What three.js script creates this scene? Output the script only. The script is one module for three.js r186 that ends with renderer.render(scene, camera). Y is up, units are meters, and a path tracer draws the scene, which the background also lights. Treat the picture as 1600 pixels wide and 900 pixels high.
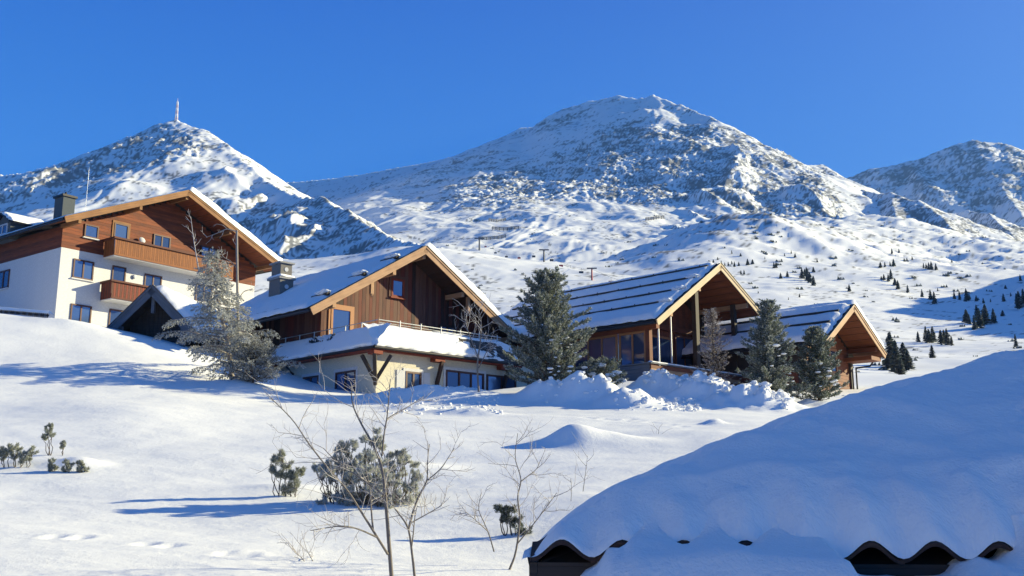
import * as THREE from 'three';
import { mergeGeometries as mergeRaw } from 'three/addons/utils/BufferGeometryUtils.js';
import { SimplexNoise } from 'three/addons/math/SimplexNoise.js';

/* ---------- camera, sky, sun, exposure ---------- */
const F = 1555, PITCH = Math.atan(320 / F);
const scene = new THREE.Scene();
const camera = new THREE.PerspectiveCamera(2 * Math.atan(450 / F) * 180 / Math.PI, 16 / 9, 0.1, 9000);
camera.rotation.x = PITCH;
scene.add(camera);
const renderer = new THREE.WebGLRenderer({ antialias: true });
renderer.toneMapping = THREE.LinearToneMapping;
renderer.toneMappingExposure = 2.22;
renderer.shadowMap.enabled = true;

const SUN_AZ = 74 * Math.PI / 180, SUN_EL = 18.5 * Math.PI / 180;      // degrees right of the view direction, above the horizon
const sunDir = new THREE.Vector3(Math.sin(SUN_AZ) * Math.cos(SUN_EL), Math.sin(SUN_EL), -Math.cos(SUN_AZ) * Math.cos(SUN_EL));
const sun = new THREE.DirectionalLight(new THREE.Color().setRGB(1, 0.9, 0.55), 5);
sun.position.copy(sunDir).multiplyScalar(400).add(new THREE.Vector3(0, 0, -40));
sun.target.position.set(0, 0, -40);
sun.castShadow = true;
sun.shadow.mapSize.set(4096, 4096);
Object.assign(sun.shadow.camera, { left: -90, right: 90, top: 90, bottom: -90, near: 10, far: 900 });
scene.add(sun, sun.target);

{ // clear winter sky: a function of elevation with a soft brightening round the sun
  const SKY = 0.435, W = 512, H = 256, data = new Float32Array(W * H * 4);
  const lin = (c) => c.map((v) => { v /= 255; return v <= 0.04045 ? v / 12.92 : Math.pow((v + 0.055) / 1.055, 2.4); });
  const stops = [[-90, [70, 105, 150]], [-4, [90, 146, 215]], [0, [84, 156, 236]], [9, [60, 146, 238]], [17, [38, 128, 228]], [28, [14, 100, 208]], [50, [24, 80, 152]], [90, [30, 68, 124]]].map(([e, c]) => [e, lin(c)]);
  for (let j = 0; j < H; j++) {
    const el = ((j + 0.5) / H - 0.5) * 180;
    let k = 0; while (k < stops.length - 2 && el > stops[k + 1][0]) k++;
    let t = Math.min(1, Math.max(0, (el - stops[k][0]) / (stops[k + 1][0] - stops[k][0])));
    for (let i = 0; i < W; i++) {
      const az = ((i + 0.5) / W - 0.5) * 2 * Math.PI, er = el * Math.PI / 180;
      const d = new THREE.Vector3(Math.cos(er) * Math.cos(az), Math.sin(er), Math.cos(er) * Math.sin(az));
      const ang = Math.acos(Math.min(1, Math.max(-1, d.dot(sunDir)))) * 180 / Math.PI;
      const glow = 1.05 * Math.exp(-ang / 20);
      for (let c = 0; c < 3; c++) data[(j * W + i) * 4 + c] = ((stops[k][1][c] * (1 - t) + stops[k + 1][1][c] * t) + glow * [0.62, 0.86, 1.05][c]) * SKY;
      data[(j * W + i) * 4 + 3] = 1;
    }
  }
  const sky = new THREE.DataTexture(data, W, H, THREE.RGBAFormat, THREE.FloatType);
  sky.mapping = THREE.EquirectangularReflectionMapping; sky.magFilter = THREE.LinearFilter; sky.needsUpdate = true;
  scene.background = sky; scene.environment = sky;
}
scene.fog = new THREE.FogExp2(new THREE.Color().setRGB(0.22, 0.48, 1.0), 0.00009);

/* ---------- helpers ---------- */
const mergeGeometries = (list) => mergeRaw(list.map((g) => (g.index ? g.toNonIndexed() : g)));
function rng(seed) { let s = seed >>> 0; return () => { s = (s + 0x6d2b79f5) >>> 0; let t = Math.imul(s ^ (s >>> 15), 1 | s); t = (t + Math.imul(t ^ (t >>> 7), 61 | t)) ^ t; return ((t ^ (t >>> 14)) >>> 0) / 4294967296; }; }
const simplex = new SimplexNoise({ random: rng(7) });
const sn = (x, y) => simplex.noise(x, y), sn3 = (x, y, z) => simplex.noise3d(x, y, z);
function fbm(x, y, o = 4, g = 0.5) { let a = 1, s = 0, f = 1, n = 0; for (let i = 0; i < o; i++) { s += a * sn(x * f + 17.3 * i, y * f - 9.1 * i); n += a; a *= g; f *= 2.03; } return s / n; }
function ridged(x, y, o = 4) { let a = 1, s = 0, f = 1, n = 0; for (let i = 0; i < o; i++) { s += a * (1 - Math.abs(sn(x * f + 31.7 * i, y * f + 4.4 * i)) * 2); n += a; a *= 0.5; f *= 2.1; } return s / n; }
const clamp = (v, a = 0, b = 1) => Math.min(b, Math.max(a, v));
const sstep = (a, b, v) => { const t = clamp((v - a) / (b - a)); return t * t * (3 - 2 * t); };
const V = (x, y, z) => new THREE.Vector3(x, y, z);
const cp = Math.cos(PITCH), sp = Math.sin(PITCH);
/** the world point at forward distance d on the line of sight surveyed at photo position (px, py) */
function at(px, py, d) {
  const a = (px - 800) / F, b = (450 - py) / F, y = b * cp + sp, z = cp - b * sp;
  return V(a / z * d, y / z * d, -d);
}
const taken = new Map();
function numbered(name) { const n = taken.get(name) || 0; taken.set(name, n + 1); return n ? name + '_' + String(n).padStart(3, '0') : name; }
function shade(o) { o.castShadow = o.receiveShadow = true; return o; }
function tag(o, label, category, group) { o.userData.label = label; o.userData.category = category; if (group) o.userData.group = group; return o; }
function mesh(name, geo, mat, parent) { const m = shade(new THREE.Mesh(geo, mat)); if (parent) { m.name = name; parent.add(m); } else { m.name = numbered(name); scene.add(m); } return m; }
function thing(name, label, category, group) { const g = new THREE.Group(); g.name = numbered(name); scene.add(g); return tag(g, label, category, group); }
function struct(name, geo, mat) { const m = mesh(name, geo, mat); m.userData.kind = 'structure'; return m; }
const rgb = (r, g, b) => new THREE.Color().setRGB(r, g, b);

/* ---------- materials ---------- */
function noiseTex(size, fn, srgb = false) {
  const d = new Uint8Array(size * size * 4);
  for (let y = 0; y < size; y++) for (let x = 0; x < size; x++) { const c = fn(x / size, y / size); for (let k = 0; k < 3; k++) d[(y * size + x) * 4 + k] = clamp(c[k]) * 255; d[(y * size + x) * 4 + 3] = 255; }
  const t = new THREE.DataTexture(d, size, size); t.wrapS = t.wrapT = THREE.RepeatWrapping; t.magFilter = THREE.LinearFilter; t.minFilter = THREE.LinearMipmapLinearFilter; t.generateMipmaps = true;
  if (srgb) t.colorSpace = THREE.SRGBColorSpace; t.needsUpdate = true; return t;
}
// tiling noise: simplex on a torus
const tor = (u, v, s, o = 0) => { const a = u * 2 * Math.PI, b = v * 2 * Math.PI; return simplex.noise4d(Math.cos(a) * s + o, Math.sin(a) * s, Math.cos(b) * s - o, Math.sin(b) * s); };
const snowBump = noiseTex(512, (u, v) => { const h = 0.5 + 0.22 * tor(u, v, 1.5) + 0.14 * tor(u, v, 5, 3) + 0.10 * tor(u, v, 14, 7) + 0.12 * tor(u, v, 34, 9); return [h, h, h]; });
const M = {};
M.snow = new THREE.MeshStandardMaterial({ color: rgb(0.88, 0.875, 0.865), roughness: 0.85, bumpMap: snowBump, bumpScale: 0.009 });
M.snowRoof = new THREE.MeshStandardMaterial({ color: rgb(0.87, 0.865, 0.86), roughness: 0.85, bumpMap: snowBump, bumpScale: 0.012 });
M.mountain = new THREE.MeshStandardMaterial({ color: 0xffffff, roughness: 0.95, vertexColors: true });

/* ---------- terrain ---------- */
/** thin plate spline through surveyed points */
function tps(pts, lambda = 0) {
  const n = pts.length, N = n + 3, A = [], sc = 1 / 100;
  const U = (r2) => (r2 > 1e-12 ? r2 * Math.log(r2) : 0);
  for (let i = 0; i < N; i++) A.push(new Float64Array(N + 1));
  for (let i = 0; i < n; i++) {
    const [xi, zi, yi] = pts[i];
    for (let j = 0; j < n; j++) A[i][j] = U(((xi - pts[j][0]) ** 2 + (zi - pts[j][1]) ** 2) * sc * sc) + (i === j ? lambda : 0);
    A[i][n] = A[n][i] = 1; A[i][n + 1] = A[n + 1][i] = xi * sc; A[i][n + 2] = A[n + 2][i] = zi * sc; A[i][N] = yi;
  }
  for (let c = 0; c < N; c++) {
    let p = c; for (let r = c + 1; r < N; r++) if (Math.abs(A[r][c]) > Math.abs(A[p][c])) p = r;
    [A[c], A[p]] = [A[p], A[c]];
    for (let r = c + 1; r < N; r++) { const f = A[r][c] / A[c][c]; if (f) for (let k = c; k <= N; k++) A[r][k] -= f * A[c][k]; }
  }
  const w = new Float64Array(N);
  for (let r = N - 1; r >= 0; r--) { let s = A[r][N]; for (let k = r + 1; k < N; k++) s -= A[r][k] * w[k]; w[r] = s / A[r][r]; }
  return (x, z) => { let s = w[n] + w[n + 1] * x * sc + w[n + 2] * z * sc; for (let i = 0; i < n; i++) { const dx = (x - pts[i][0]) * sc, dz = (z - pts[i][1]) * sc; s += w[i] * U(dx * dx + dz * dz); } return s; };
}
const survey = (list) => list.map(([px, py, d]) => { const p = at(px, py, d); return [p.x, p.z, p.y]; });

// valley and foothills beyond the chalets
const footPts = survey([
  [-300, 520, 70], [0, 530, 70], [300, 545, 68], [600, 570, 66], [800, 570, 68], [1100, 590, 68], [1340, 604, 68], [1450, 600, 68], [1600, 590, 68], [1900, 580, 70],
  [-200, 480, 120], [200, 490, 120], [600, 510, 110], [1000, 530, 110], [1380, 578, 98], [1500, 572, 100], [1620, 562, 100], [1900, 550, 105],
  [1380, 552, 150], [1480, 548, 150], [1620, 538, 150], [1200, 540, 150], [1350, 520, 210], [1480, 525, 220], [1600, 515, 230], [1000, 480, 230], [760, 482, 230], [650, 490, 230], [300, 470, 230], [1900, 505, 240], [-100, 460, 230],
  [1180, 470, 320], [1320, 475, 330], [1420, 490, 310], [1500, 482, 340], [1600, 480, 340], [1000, 445, 350], [880, 450, 340], [800, 440, 350], [700, 435, 350], [1850, 470, 350],
  [560, 400, 430], [640, 388, 430], [700, 392, 430], [780, 404, 430], [870, 420, 430], [930, 428, 440], [1080, 428, 440],
  [640, 415, 560], [760, 420, 560], [880, 430, 560], [960, 438, 560], [700, 412, 750], [850, 415, 750], [950, 420, 720], [700, 408, 1000], [850, 408, 1000], [960, 408, 1000], [1050, 402, 900],
  [1172, 332, 640], [1130, 350, 600], [1090, 366, 560], [1050, 391, 510], [1010, 413, 470], [965, 428, 445],
  [1180, 415, 480], [1280, 405, 520], [1380, 430, 480], [1470, 440, 470], [1600, 462, 430], [1850, 450, 450],
  [1290, 382, 660], [1400, 402, 620], [1500, 420, 610], [1600, 425, 600], [1800, 420, 620],
  [1200, 345, 860], [1300, 356, 900], [1400, 388, 850], [1500, 413, 820], [1600, 414, 800], [1800, 405, 820],
  [1400, 345, 1150], [1600, 390, 1150], [1800, 390, 1150], [400, 400, 800], [100, 420, 800], [-200, 420, 800],
]);
const footBase = tps(footPts, 0.0005);
const footH = (x, z) => { const d = -z; return footBase(x, z) + (1 - Math.exp(-Math.max(0, d - 60) / 120)) * (0.006 * d * fbm(x / 130, z / 130, 3) + 0.45 * fbm(x / 26, z / 26, 3) + 0.16 * fbm(x / 7, z / 7, 2) + sstep(430, 620, d) * (3.2 * (ridged(x / 70, z / 70, 3) - 0.2) + 1.0 * ridged(x / 22, z / 22, 2))); };

// the near snowfield
const nearPts = survey([
  [-250, 900, 13], [0, 900, 13], [250, 900, 13.5], [500, 900, 14], [800, 905, 14.5], [1100, 880, 15.5],
  [0, 800, 19], [250, 800, 19.5], [500, 790, 20.5], [800, 850, 17], [950, 800, 19], [1250, 780, 20],
  [0, 727, 24], [-200, 720, 24], [300, 735, 24], [600, 740, 24.5], [850, 740, 24],
  [0, 640, 32], [200, 640, 32], [400, 670, 31], [650, 680, 30], [900, 690, 29], [1150, 670, 31], [1500, 680, 30],
  [0, 560, 41], [150, 590, 39], [300, 610, 38.5], [420, 630, 38], [560, 640, 37], [700, 642, 38], [900, 640, 39], [1100, 640, 40], [1250, 640, 42], [1500, 640, 42],
  [-150, 475, 51], [0, 490, 50], [75, 497, 49], [180, 527, 46.5], [260, 558, 44.5], [330, 588, 42.5], [420, 604, 43],
  [470, 602, 47], [588, 616, 44.8], [720, 615, 49], [830, 605, 47], [950, 600, 48], [1060, 598, 48], [1200, 628, 46], [1340, 616, 53], [1450, 608, 56], [1650, 600, 56],
]).concat([[-29, -60, 8.7], [-44, -60, 9.4], [-20, -62, 8.2], [-10, -62, 7.2], [0, -64, 6.8], [14, -66, 6.9], [30, -72, 7.8], [-36, -78, 9], [0, -80, 7.5], [50, -70, 8], [-60, -55, 10], [0, 0, -2.1], [5, -6, -2.2], [-8, -2, -2], [12, 0, -2.1], [0, 12, -2.6], [14, -12, -1.5]]);
const nearBase = tps(nearPts);
// ploughed banks and drifts: [px, py of crest, d, height, half length, half width, turn, lumpiness]
const banks = [
  [655, 606, 41.5, 0.55, 2.2, 0.9, 0.1, 0.10], [740, 613, 42, 0.42, 2.0, 0.8, 0.1, 0.08], [640, 632, 38, 0.22, 1.2, 0.5, 0.1, 0.12], [735, 638, 37, 0.25, 1.4, 0.5, 0.1, 0.12],
  [840, 606, 42, 0.75, 0.7, 0.6, 0, 0.16], [900, 592, 41.5, 1.05, 1.2, 0.9, 0.1, 0.18], [985, 612, 40, 0.7, 1.2, 0.8, 0.1, 0.2], [945, 606, 41.2, 0.6, 0.8, 0.7, 0, 0.2],
  [1040, 588, 44.5, 0.95, 1.6, 0.9, 0, 0.34], [1100, 600, 43, 1.0, 1.6, 1.0, -0.2, 0.38], [1160, 618, 41.5, 0.75, 1.5, 0.9, -0.3, 0.36], [1215, 630, 41, 0.5, 1.3, 0.8, -0.3, 0.3], [1280, 626, 45, 0.3, 1.5, 0.8, 0, 0.2],
  [893, 680, 28.5, 0.42, 0.75, 0.55, 0.2, 0.01], [940, 684, 28.8, 0.30, 1.3, 0.8, 0.2, 0.01], [1115, 655, 33, 0.2, 0.35, 0.25, 0, 0.1], [620, 742, 24.6, 0.25, 1.6, 1.0, 0, 0.02], [440, 768, 22.3, 0.12, 0.9, 0.6, 0, 0.02],
  [380, 612, 40, 0.5, 1.6, 1.2, 0, 0.05], [125, 732, 24, 0.16, 0.5, 0.4, 0, 0.02], [60, 730, 24, 0.12, 1.2, 0.5, 0, 0.02], [110, 502, 47.5, 0.25, 2.2, 0.9, -0.15, 0.04],
].map(([px, py, d, h, a, b, t, l]) => { const p = at(px, py, d); return { x: p.x, z: p.z, h, a, b, c: Math.cos(t), s: Math.sin(t), l }; });
const prints = []; { const r = rng(5); for (const [x0, y0, x1, y1, n] of [[75, 838, 150, 842, 2], [225, 850, 290, 855, 2], [355, 866, 402, 868, 2], [980, 655, 1075, 668, 6], [910, 652, 1000, 660, 6]]) for (let i = 0; i < n; i++) { const t = (i + r() * 0.4) / n; prints.push(at(x0 + (x1 - x0) * t, y0 + (y1 - y0) * t, 0).set(x0 + (x1 - x0) * t, y0 + (y1 - y0) * t, 0)); } }
function nearH0(x, z) {
  let y = nearBase(x, z) + 0.08 * fbm(x * 0.10, z * 0.16, 3) + 0.012 * fbm(x * 0.9 + 3, z * 1.6, 3);
  const far = sstep(60, 73, -z); if (far > 0) y += (footH(x, z) + 0.2 - y) * far;
  for (const b of banks) {
    const dx = x - b.x, dz = z - b.z, u = (dx * b.c + dz * b.s) / b.a, v = (-dx * b.s + dz * b.c) / b.b, q = u * u + v * v;
    if (q < 6) { const e = Math.exp(-q * 1.1); y += b.h * e * (1 + b.l * 1.6 * fbm(x * 0.9, z * 0.9, 2)) + b.l * e * (0.42 * fbm(x * 1.5, z * 1.5, 2) + 0.22 * Math.max(0, sn(x * 3.1, z * 3.1)) + 0.10 * Math.max(0, sn(x * 6.3, z * 6.3))); }
  }
  return y;
}
function march(H, px, py, d0, d1) { let p = at(px, py, d0), d = d0; const st = 1.004; while (d < d1) { const q = at(px, py, d); if (H(q.x, q.z) > q.y) { let a = d / st, b = d; for (let i = 0; i < 18; i++) { const m = (a + b) / 2, w = at(px, py, m); if (H(w.x, w.z) > w.y) b = m; else a = m; } return at(px, py, b); } p = q; d *= st; } return p; }
const dents = prints.map((v) => march(nearH0, v.x, v.y, 11, 60));
function nearH(x, z) { let y = nearH0(x, z); for (const d of dents) { const q = ((x - d.x) / 0.16) ** 2 + ((z - d.z) / 0.22) ** 2; if (q < 6) y -= 0.035 * Math.exp(-q * q) - 0.008 * Math.exp(-((Math.sqrt(q) - 1.5) ** 2) * 5); } return y; }

/** a terrain sheet: rows at the given distances, columns spread over a widening strip */
function sheet(rows, s0, s1, cols, spread, H, color) {
  const n = rows.length, pos = new Float32Array(n * (cols + 1) * 3), uv = new Float32Array(n * (cols + 1) * 2), col = color ? new Float32Array(n * (cols + 1) * 3) : null, idx = [];
  let k = 0;
  for (let j = 0; j < n; j++) for (let i = 0; i <= cols; i++, k++) {
    const x = (s0 + (s1 - s0) * i / cols) * (rows[j] + spread), z = -rows[j], y = H(x, z);
    pos[k * 3] = x; pos[k * 3 + 1] = y; pos[k * 3 + 2] = z; uv[k * 2] = x * 0.6; uv[k * 2 + 1] = z * 0.6;
    if (j && i) { const a = k, b = k - 1, c = k - cols - 1, d = c - 1; idx.push(a, c, d, a, d, b); }
  }
  const g = new THREE.BufferGeometry();
  g.setAttribute('position', new THREE.BufferAttribute(pos, 3)); g.setAttribute('uv', new THREE.BufferAttribute(uv, 2)); g.setIndex(idx);
  g.computeVertexNormals();
  if (color) { const nr = g.attributes.normal; for (let i = 0; i < k; i++) color(pos[i * 3], pos[i * 3 + 1], pos[i * 3 + 2], nr.getX(i), nr.getY(i), nr.getZ(i), col, i * 3); g.setAttribute('color', new THREE.BufferAttribute(col, 3)); }
  return g;
}
const steps = (a, b, n, pow = 1) => Array.from({ length: n }, (_, i) => a + (b - a) * Math.pow(i / (n - 1), pow));
const geo = (a, b, n) => Array.from({ length: n }, (_, i) => a * Math.pow(b / a, i / (n - 1)));
struct('snowfield', sheet([...steps(-25, 10, 24), ...geo(10.4, 76, 430)], -0.8, 0.8, 520, 14, nearH), M.snow);

/** mountains: crest lines with flanks falling away on both sides, joined with a smooth maximum */
function massif(ridges, floor, rough, field) {
  const segs = [];
  for (const r of ridges) { const p = r.pts.map(([px, py, d]) => at(px, py, d)); for (let i = 0; i < p.length - 1; i++) segs.push([p[i], p[i + 1], r.s || 0.75, r.L || 3000, r.w ? 2.4 : 0]); }
  return (x, z) => {
    let hm = -1e9; const hs = [];
    const wx = x + 10 * sn(x / 130, z / 130) + 2 * sn(x / 40 + 5, z / 40), wz = z + 10 * sn(x / 130 + 50, z / 130) + 2 * sn(x / 40, z / 40 + 9);
    let near = 1e9;
    for (const [a, b, s, L, w] of segs) {
      const ex = b.x - a.x, ez = b.z - a.z, L2 = ex * ex + ez * ez;
      const t0 = clamp(((x - a.x) * ex + (z - a.z) * ez) / L2), d0 = Math.hypot(x - a.x - ex * t0, z - a.z - ez * t0);
      const k = w || clamp(d0 / 60), X = x + (wx - x) * k, Z = z + (wz - z) * k;
      const t = clamp(((X - a.x) * ex + (Z - a.z) * ez) / L2), dd = Math.hypot(X - a.x - ex * t, Z - a.z - ez * t);
      const h = a.y + (b.y - a.y) * t - s * dd / (1 + dd / L); hs.push(h); if (h > hm) hm = h; if (d0 < near) near = d0;
    }
    let e = 0; const K = 7; for (const h of hs) if (h > hm - 50) e += Math.exp((h - hm) / K);
    let y = hm + K * Math.log(e) * 0.6;
    const amp = rough * (0.25 + 0.75 * clamp(near / 70));
    const m = sstep(0.25, 0.6, field(x, y, z)) * clamp(near / 25);
    y += amp * (4 * (ridged(x / 210, z / 210, 2) - 0.2) + 0.9 * ridged(x / 48 + 9, z / 48, 2) + 1.7 * ridged((x + 0.25 * z) / 62 + 0.5 * sn(x / 90, z / 160), z / 300, 2) + 0.35 * fbm(x / 13, z / 13, 2)) + rough * m * (4.6 * ridged(x / 26, z / 26, 2) + 2.1 * ridged(x / 9 + 3, z / 9, 2)) + rough * 2.4 * ridged(x / 34 + 7, z / 34, 2) * Math.exp(-near / 30);
    return Math.max(y, floor - 20);
  };
}
// rocky ground: [px, py, d, radius, strength]
function rockField(list, base) {
  const c = list.map(([px, py, d, r, s]) => { const p = at(px, py, d); return [p.x, p.y, p.z, r, s]; });
  return (x, y, z) => { let v = base; for (const [a, b, e, r, s] of c) { const q = ((x - a) ** 2 + (y - b) ** 2 + (z - e) ** 2 * 0.25) / (r * r); if (q < 5) v += s * Math.exp(-q); } return v; };
}
const rockCol = (field, scale = 1) => (x, y, z, nx, ny, nz, col, o) => {
  const f = Math.min(0.62, field(x, y, z));
  const sc = scale, n = (sn3(x / (60 * sc), y / (42 * sc), z / (60 * sc)) + 0.8 * sn3(x / (24 * sc), y / (15 * sc), z / (24 * sc) + 9) + 0.6 * sn3(x / (10 * sc), y / (7 * sc), z / (10 * sc))) / 2.1, st = sstep(0.80, 0.5, ny);
  const fine = sn3(x / (4 * scale), y / (3.2 * scale), z / (5 * scale));
  let m = sstep(0.05, 0.17, f * 0.75 + st * 0.25 - 0.63 + n * 0.74 + fine * 0.46);
  const tone = 0.8 + 0.4 * sn3(x / 9, y / 9, z / 9);
  const r = [0.125 * tone, 0.126 * tone, 0.130 * tone], s = [0.86, 0.86, 0.855];
  for (let k = 0; k < 3; k++) col[o + k] = s[k] + (r[k] - s[k]) * m * 0.88;
};
const leftRock = rockField([[230, 240, 1270, 70, 0.5], [160, 290, 1250, 90, 0.45], [90, 280, 1400, 80, 0.45], [300, 250, 1200, 50, 0.3], [200, 270, 1200, 60, 0.4], [500, 350, 850, 60, 0.6], [450, 380, 760, 70, 0.5], [560, 390, 650, 50, 0.5], [420, 360, 900, 60, 0.45], [40, 310, 1100, 80, 0.4], [330, 330, 1000, 50, 0.3]], 0.12);
const leftH = massif([
  { pts: [[-500, 330, 2300], [-150, 290, 1850], [0, 276, 1640], [60, 266, 1560], [130, 243, 1470], [200, 216, 1380], [245, 196, 1320], [275, 190, 1300]], s: 0.92 },
  { pts: [[275, 190, 1300], [320, 206, 1270], [352, 228, 1220], [385, 262, 1160], [420, 288, 1100], [462, 308, 1020], [505, 313, 930], [545, 334, 820], [582, 358, 700], [640, 384, 540], [690, 390, 440]], s: 0.72, L: 3000 },
  { pts: [[385, 262, 1160], [390, 320, 1000], [400, 370, 850]], s: 0.7, w: 1 }, { pts: [[505, 313, 930], [480, 360, 780], [470, 400, 640]], s: 0.65, w: 1 },
], 0, 0.8, leftRock);
const midRock = rockField([[870, 205, 1930, 80, 0.6], [930, 270, 1620, 110, 0.5], [990, 250, 1680, 90, 0.35], [1060, 270, 1550, 120, 0.55], [1130, 230, 1600, 100, 0.5], [1190, 260, 1500, 90, 0.6], [1130, 300, 1350, 100, 0.55], [1240, 300, 1330, 80, 0.7], [1290, 335, 1170, 70, 0.7], [700, 300, 1800, 130, 0.45], [600, 290, 2150, 130, 0.45], [820, 310, 1500, 90, 0.5], [880, 320, 1400, 70, 0.5], [740, 350, 1400, 90, 0.5], [660, 330, 1700, 80, 0.35], [1020, 310, 1350, 90, 0.5], [1265, 280, 1600, 60, 0.5], [960, 160, 1860, 40, 0.3], [800, 360, 1250, 60, 0.35]], 0.02);
const midH = massif([
  { pts: [[300, 305, 2890], [450, 286, 2750], [540, 277, 2600], [620, 263, 2460], [700, 248, 2320], [770, 222, 2180], [815, 202, 2070], [845, 197, 2000]], s: 0.62, L: 4000 },
  { pts: [[845, 197, 2000], [880, 172, 1960], [920, 160, 1920], [965, 151, 1880], [1000, 156, 1850], [1020, 150, 1830], [1062, 165, 1780], [1110, 184, 1710], [1150, 210, 1650], [1195, 238, 1580], [1222, 252, 1540]], s: 0.8, L: 4000 },
  { pts: [[1222, 252, 1540], [1232, 285, 1400], [1262, 305, 1300], [1305, 345, 1140], [1335, 365, 1030]], s: 0.75, w: 1 },
  { pts: [[1222, 252, 1540], [1240, 262, 1580], [1285, 260, 1620], [1302, 279, 1640], [1330, 300, 1680], [1420, 330, 1700]], s: 0.8 },
  { pts: [[1150, 210, 1650], [1120, 290, 1330], [1085, 335, 1130], [1040, 372, 960]], s: 0.7, w: 1 },
], 0, 0.8, midRock);
const rightRock = rockField([[1520, 260, 2500, 260, 0.55], [1590, 280, 2450, 220, 0.5], [1430, 280, 2500, 160, 0.5], [1560, 330, 2300, 200, 0.3]], 0.12);
const rightH = massif([
  { pts: [[1180, 300, 2500], [1310, 284, 2520], [1360, 266, 2550], [1420, 254, 2580], [1460, 240, 2600], [1490, 228, 2600], [1520, 221, 2600], [1560, 225, 2600], [1600, 236, 2600], [1700, 235, 2600], [1900, 225, 2600], [2100, 250, 2600]], s: 0.8, L: 3000 },
  { pts: [[1520, 221, 2600], [1560, 290, 2300], [1600, 340, 2000]], s: 0.7, L: 3000 }, { pts: [[1420, 254, 2580], [1450, 290, 2350]], s: 0.7, L: 3000 },
], 0, 1.5, rightRock);
const spurRock = rockField([[1360, 310, 1450, 60, 0.5], [1450, 350, 1250, 70, 0.6], [1490, 385, 1100, 60, 0.6], [1560, 350, 1500, 60, 0.6], [1590, 390, 1330, 60, 0.6], [1530, 345, 1500, 50, 0.5]], 0.12);
const spurH = massif([
  { pts: [[1290, 300, 1600], [1345, 299, 1500], [1390, 305, 1420], [1435, 316, 1340], [1470, 340, 1250], [1500, 372, 1130], [1535, 412, 960]], s: 0.7, L: 3000 },
  { pts: [[1480, 335, 1700], [1510, 330, 1620], [1545, 336, 1540], [1575, 362, 1420], [1600, 386, 1300], [1640, 415, 1150]], s: 0.75, L: 3000 },
  { pts: [[1390, 305, 1420], [1400, 340, 1250]], s: 0.6, L: 3000 },
], 0, 0.7, spurRock);
const sideH = massif([{ pts: [[1640, 425, 640], [1700, 400, 500], [1750, 368, 410], [1800, 355, 340], [1900, 395, 250], [2050, 480, 160]], s: 0.62 }], 0, 0.35, () => 0);
const footRock = rockField([[820, 385, 800, 14, 0.5], [1180, 335, 640, 26, 0.6], [1110, 368, 570, 14, 0.5], [1140, 350, 610, 22, 0.45], [1240, 350, 760, 40, 0.6], [1190, 360, 620, 18, 0.4], [1290, 365, 850, 40, 0.6], [1040, 400, 500, 10, 0.5], [700, 440, 330, 16, 0.35], [740, 460, 260, 12, 0.35]], 0.0);
struct('mountain', sheet([...steps(430, 1420, 320), ...steps(1424, 1900, 70)], -0.85, -0.02, 400, 0, leftH, rockCol(leftRock, 0.8)), M.mountain);
struct('mountain', sheet([...steps(560, 890, 40), ...steps(900, 2000, 400), ...steps(2004, 2900, 130)], -0.42, 0.50, 560, 0, midH, rockCol(midRock)), M.mountain);
struct('mountain', sheet(steps(1500, 2720, 240), 0.2, 0.85, 260, 0, rightH, rockCol(rightRock, 1.6)), M.mountain);
struct('mountain', sheet(steps(850, 1720, 260), 0.22, 0.7, 260, 0, spurH, rockCol(spurRock, 0.8)), M.mountain);
struct('foothills', sheet(geo(74, 1250, 380), -0.8, 0.85, 560, 0, footH, rockCol(footRock, 0.4)), M.mountain);
struct('hillside', sheet(steps(130, 680, 160), 0.40, 0.95, 130, 0, sideH, rockCol(() => -0.4, 0.5)), M.mountain);
const farH = (x, z) => Math.max(footH(x, z), -z > 130 && -z < 680 && x > -z * 0.4 ? sideH(x, z) : -1e9, -z > 430 ? leftH(x, z) : -1e9, -z > 850 ? spurH(x, z) : -1e9, -z > 560 ? midH(x, z) : -1e9);

/* ---------- building kit ---------- */
function woodTex(seed, dark, light, knots = 0.5) {
  const r = rng(seed), o = r() * 50;
  return noiseTex(256, (u, v) => {
    const g = 0.5 + 0.30 * tor(u, v * 1, 0.35, o) + 0.34 * simplex.noise4d(Math.cos(u * 6.283) * 0.25 + o, Math.sin(u * 6.283) * 0.25, Math.cos(v * 6.283) * 6, Math.sin(v * 6.283) * 6) + 0.18 * simplex.noise4d(Math.cos(u * 6.283) * 0.7 + o, Math.sin(u * 6.283) * 0.7, Math.cos(v * 6.283) * 18, Math.sin(v * 6.283) * 18);
    return [0, 1, 2].map((k) => dark[k] + (light[k] - dark[k]) * clamp(g));
  }, true);
}
const wood = (seed, dark, light, rough = 0.75) => { const t = woodTex(seed, dark, light); return new THREE.MeshStandardMaterial({ map: t, roughness: rough, bumpMap: t, bumpScale: 0.004 }); };
const sr = (r, g, b) => [r / 255, g / 255, b / 255];
M.stain = [wood(11, sr(84, 37, 15), sr(136, 66, 27)), wood(12, sr(74, 33, 14), sr(122, 58, 24)), wood(13, sr(94, 43, 18), sr(148, 74, 31))];   // stained cladding of the tall house
M.balcony = [wood(21, sr(104, 58, 24), sr(158, 96, 44)), wood(22, sr(96, 52, 20), sr(148, 88, 40))];
M.balconyDark = wood(24, sr(70, 34, 20), sr(104, 52, 30));
M.barge = wood(31, sr(112, 74, 42), sr(158, 112, 68));
M.bargePale = wood(32, sr(140, 104, 76), sr(192, 152, 116));
M.bargeWhite = wood(33, sr(178, 152, 118), sr(216, 192, 158));
M.old = [wood(41, sr(50, 25, 18), sr(104, 50, 34)), wood(42, sr(34, 21, 17), sr(70, 38, 27)), wood(43, sr(64, 38, 29), sr(122, 78, 58)), wood(44, sr(70, 28, 17), sr(122, 52, 31))];
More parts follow.
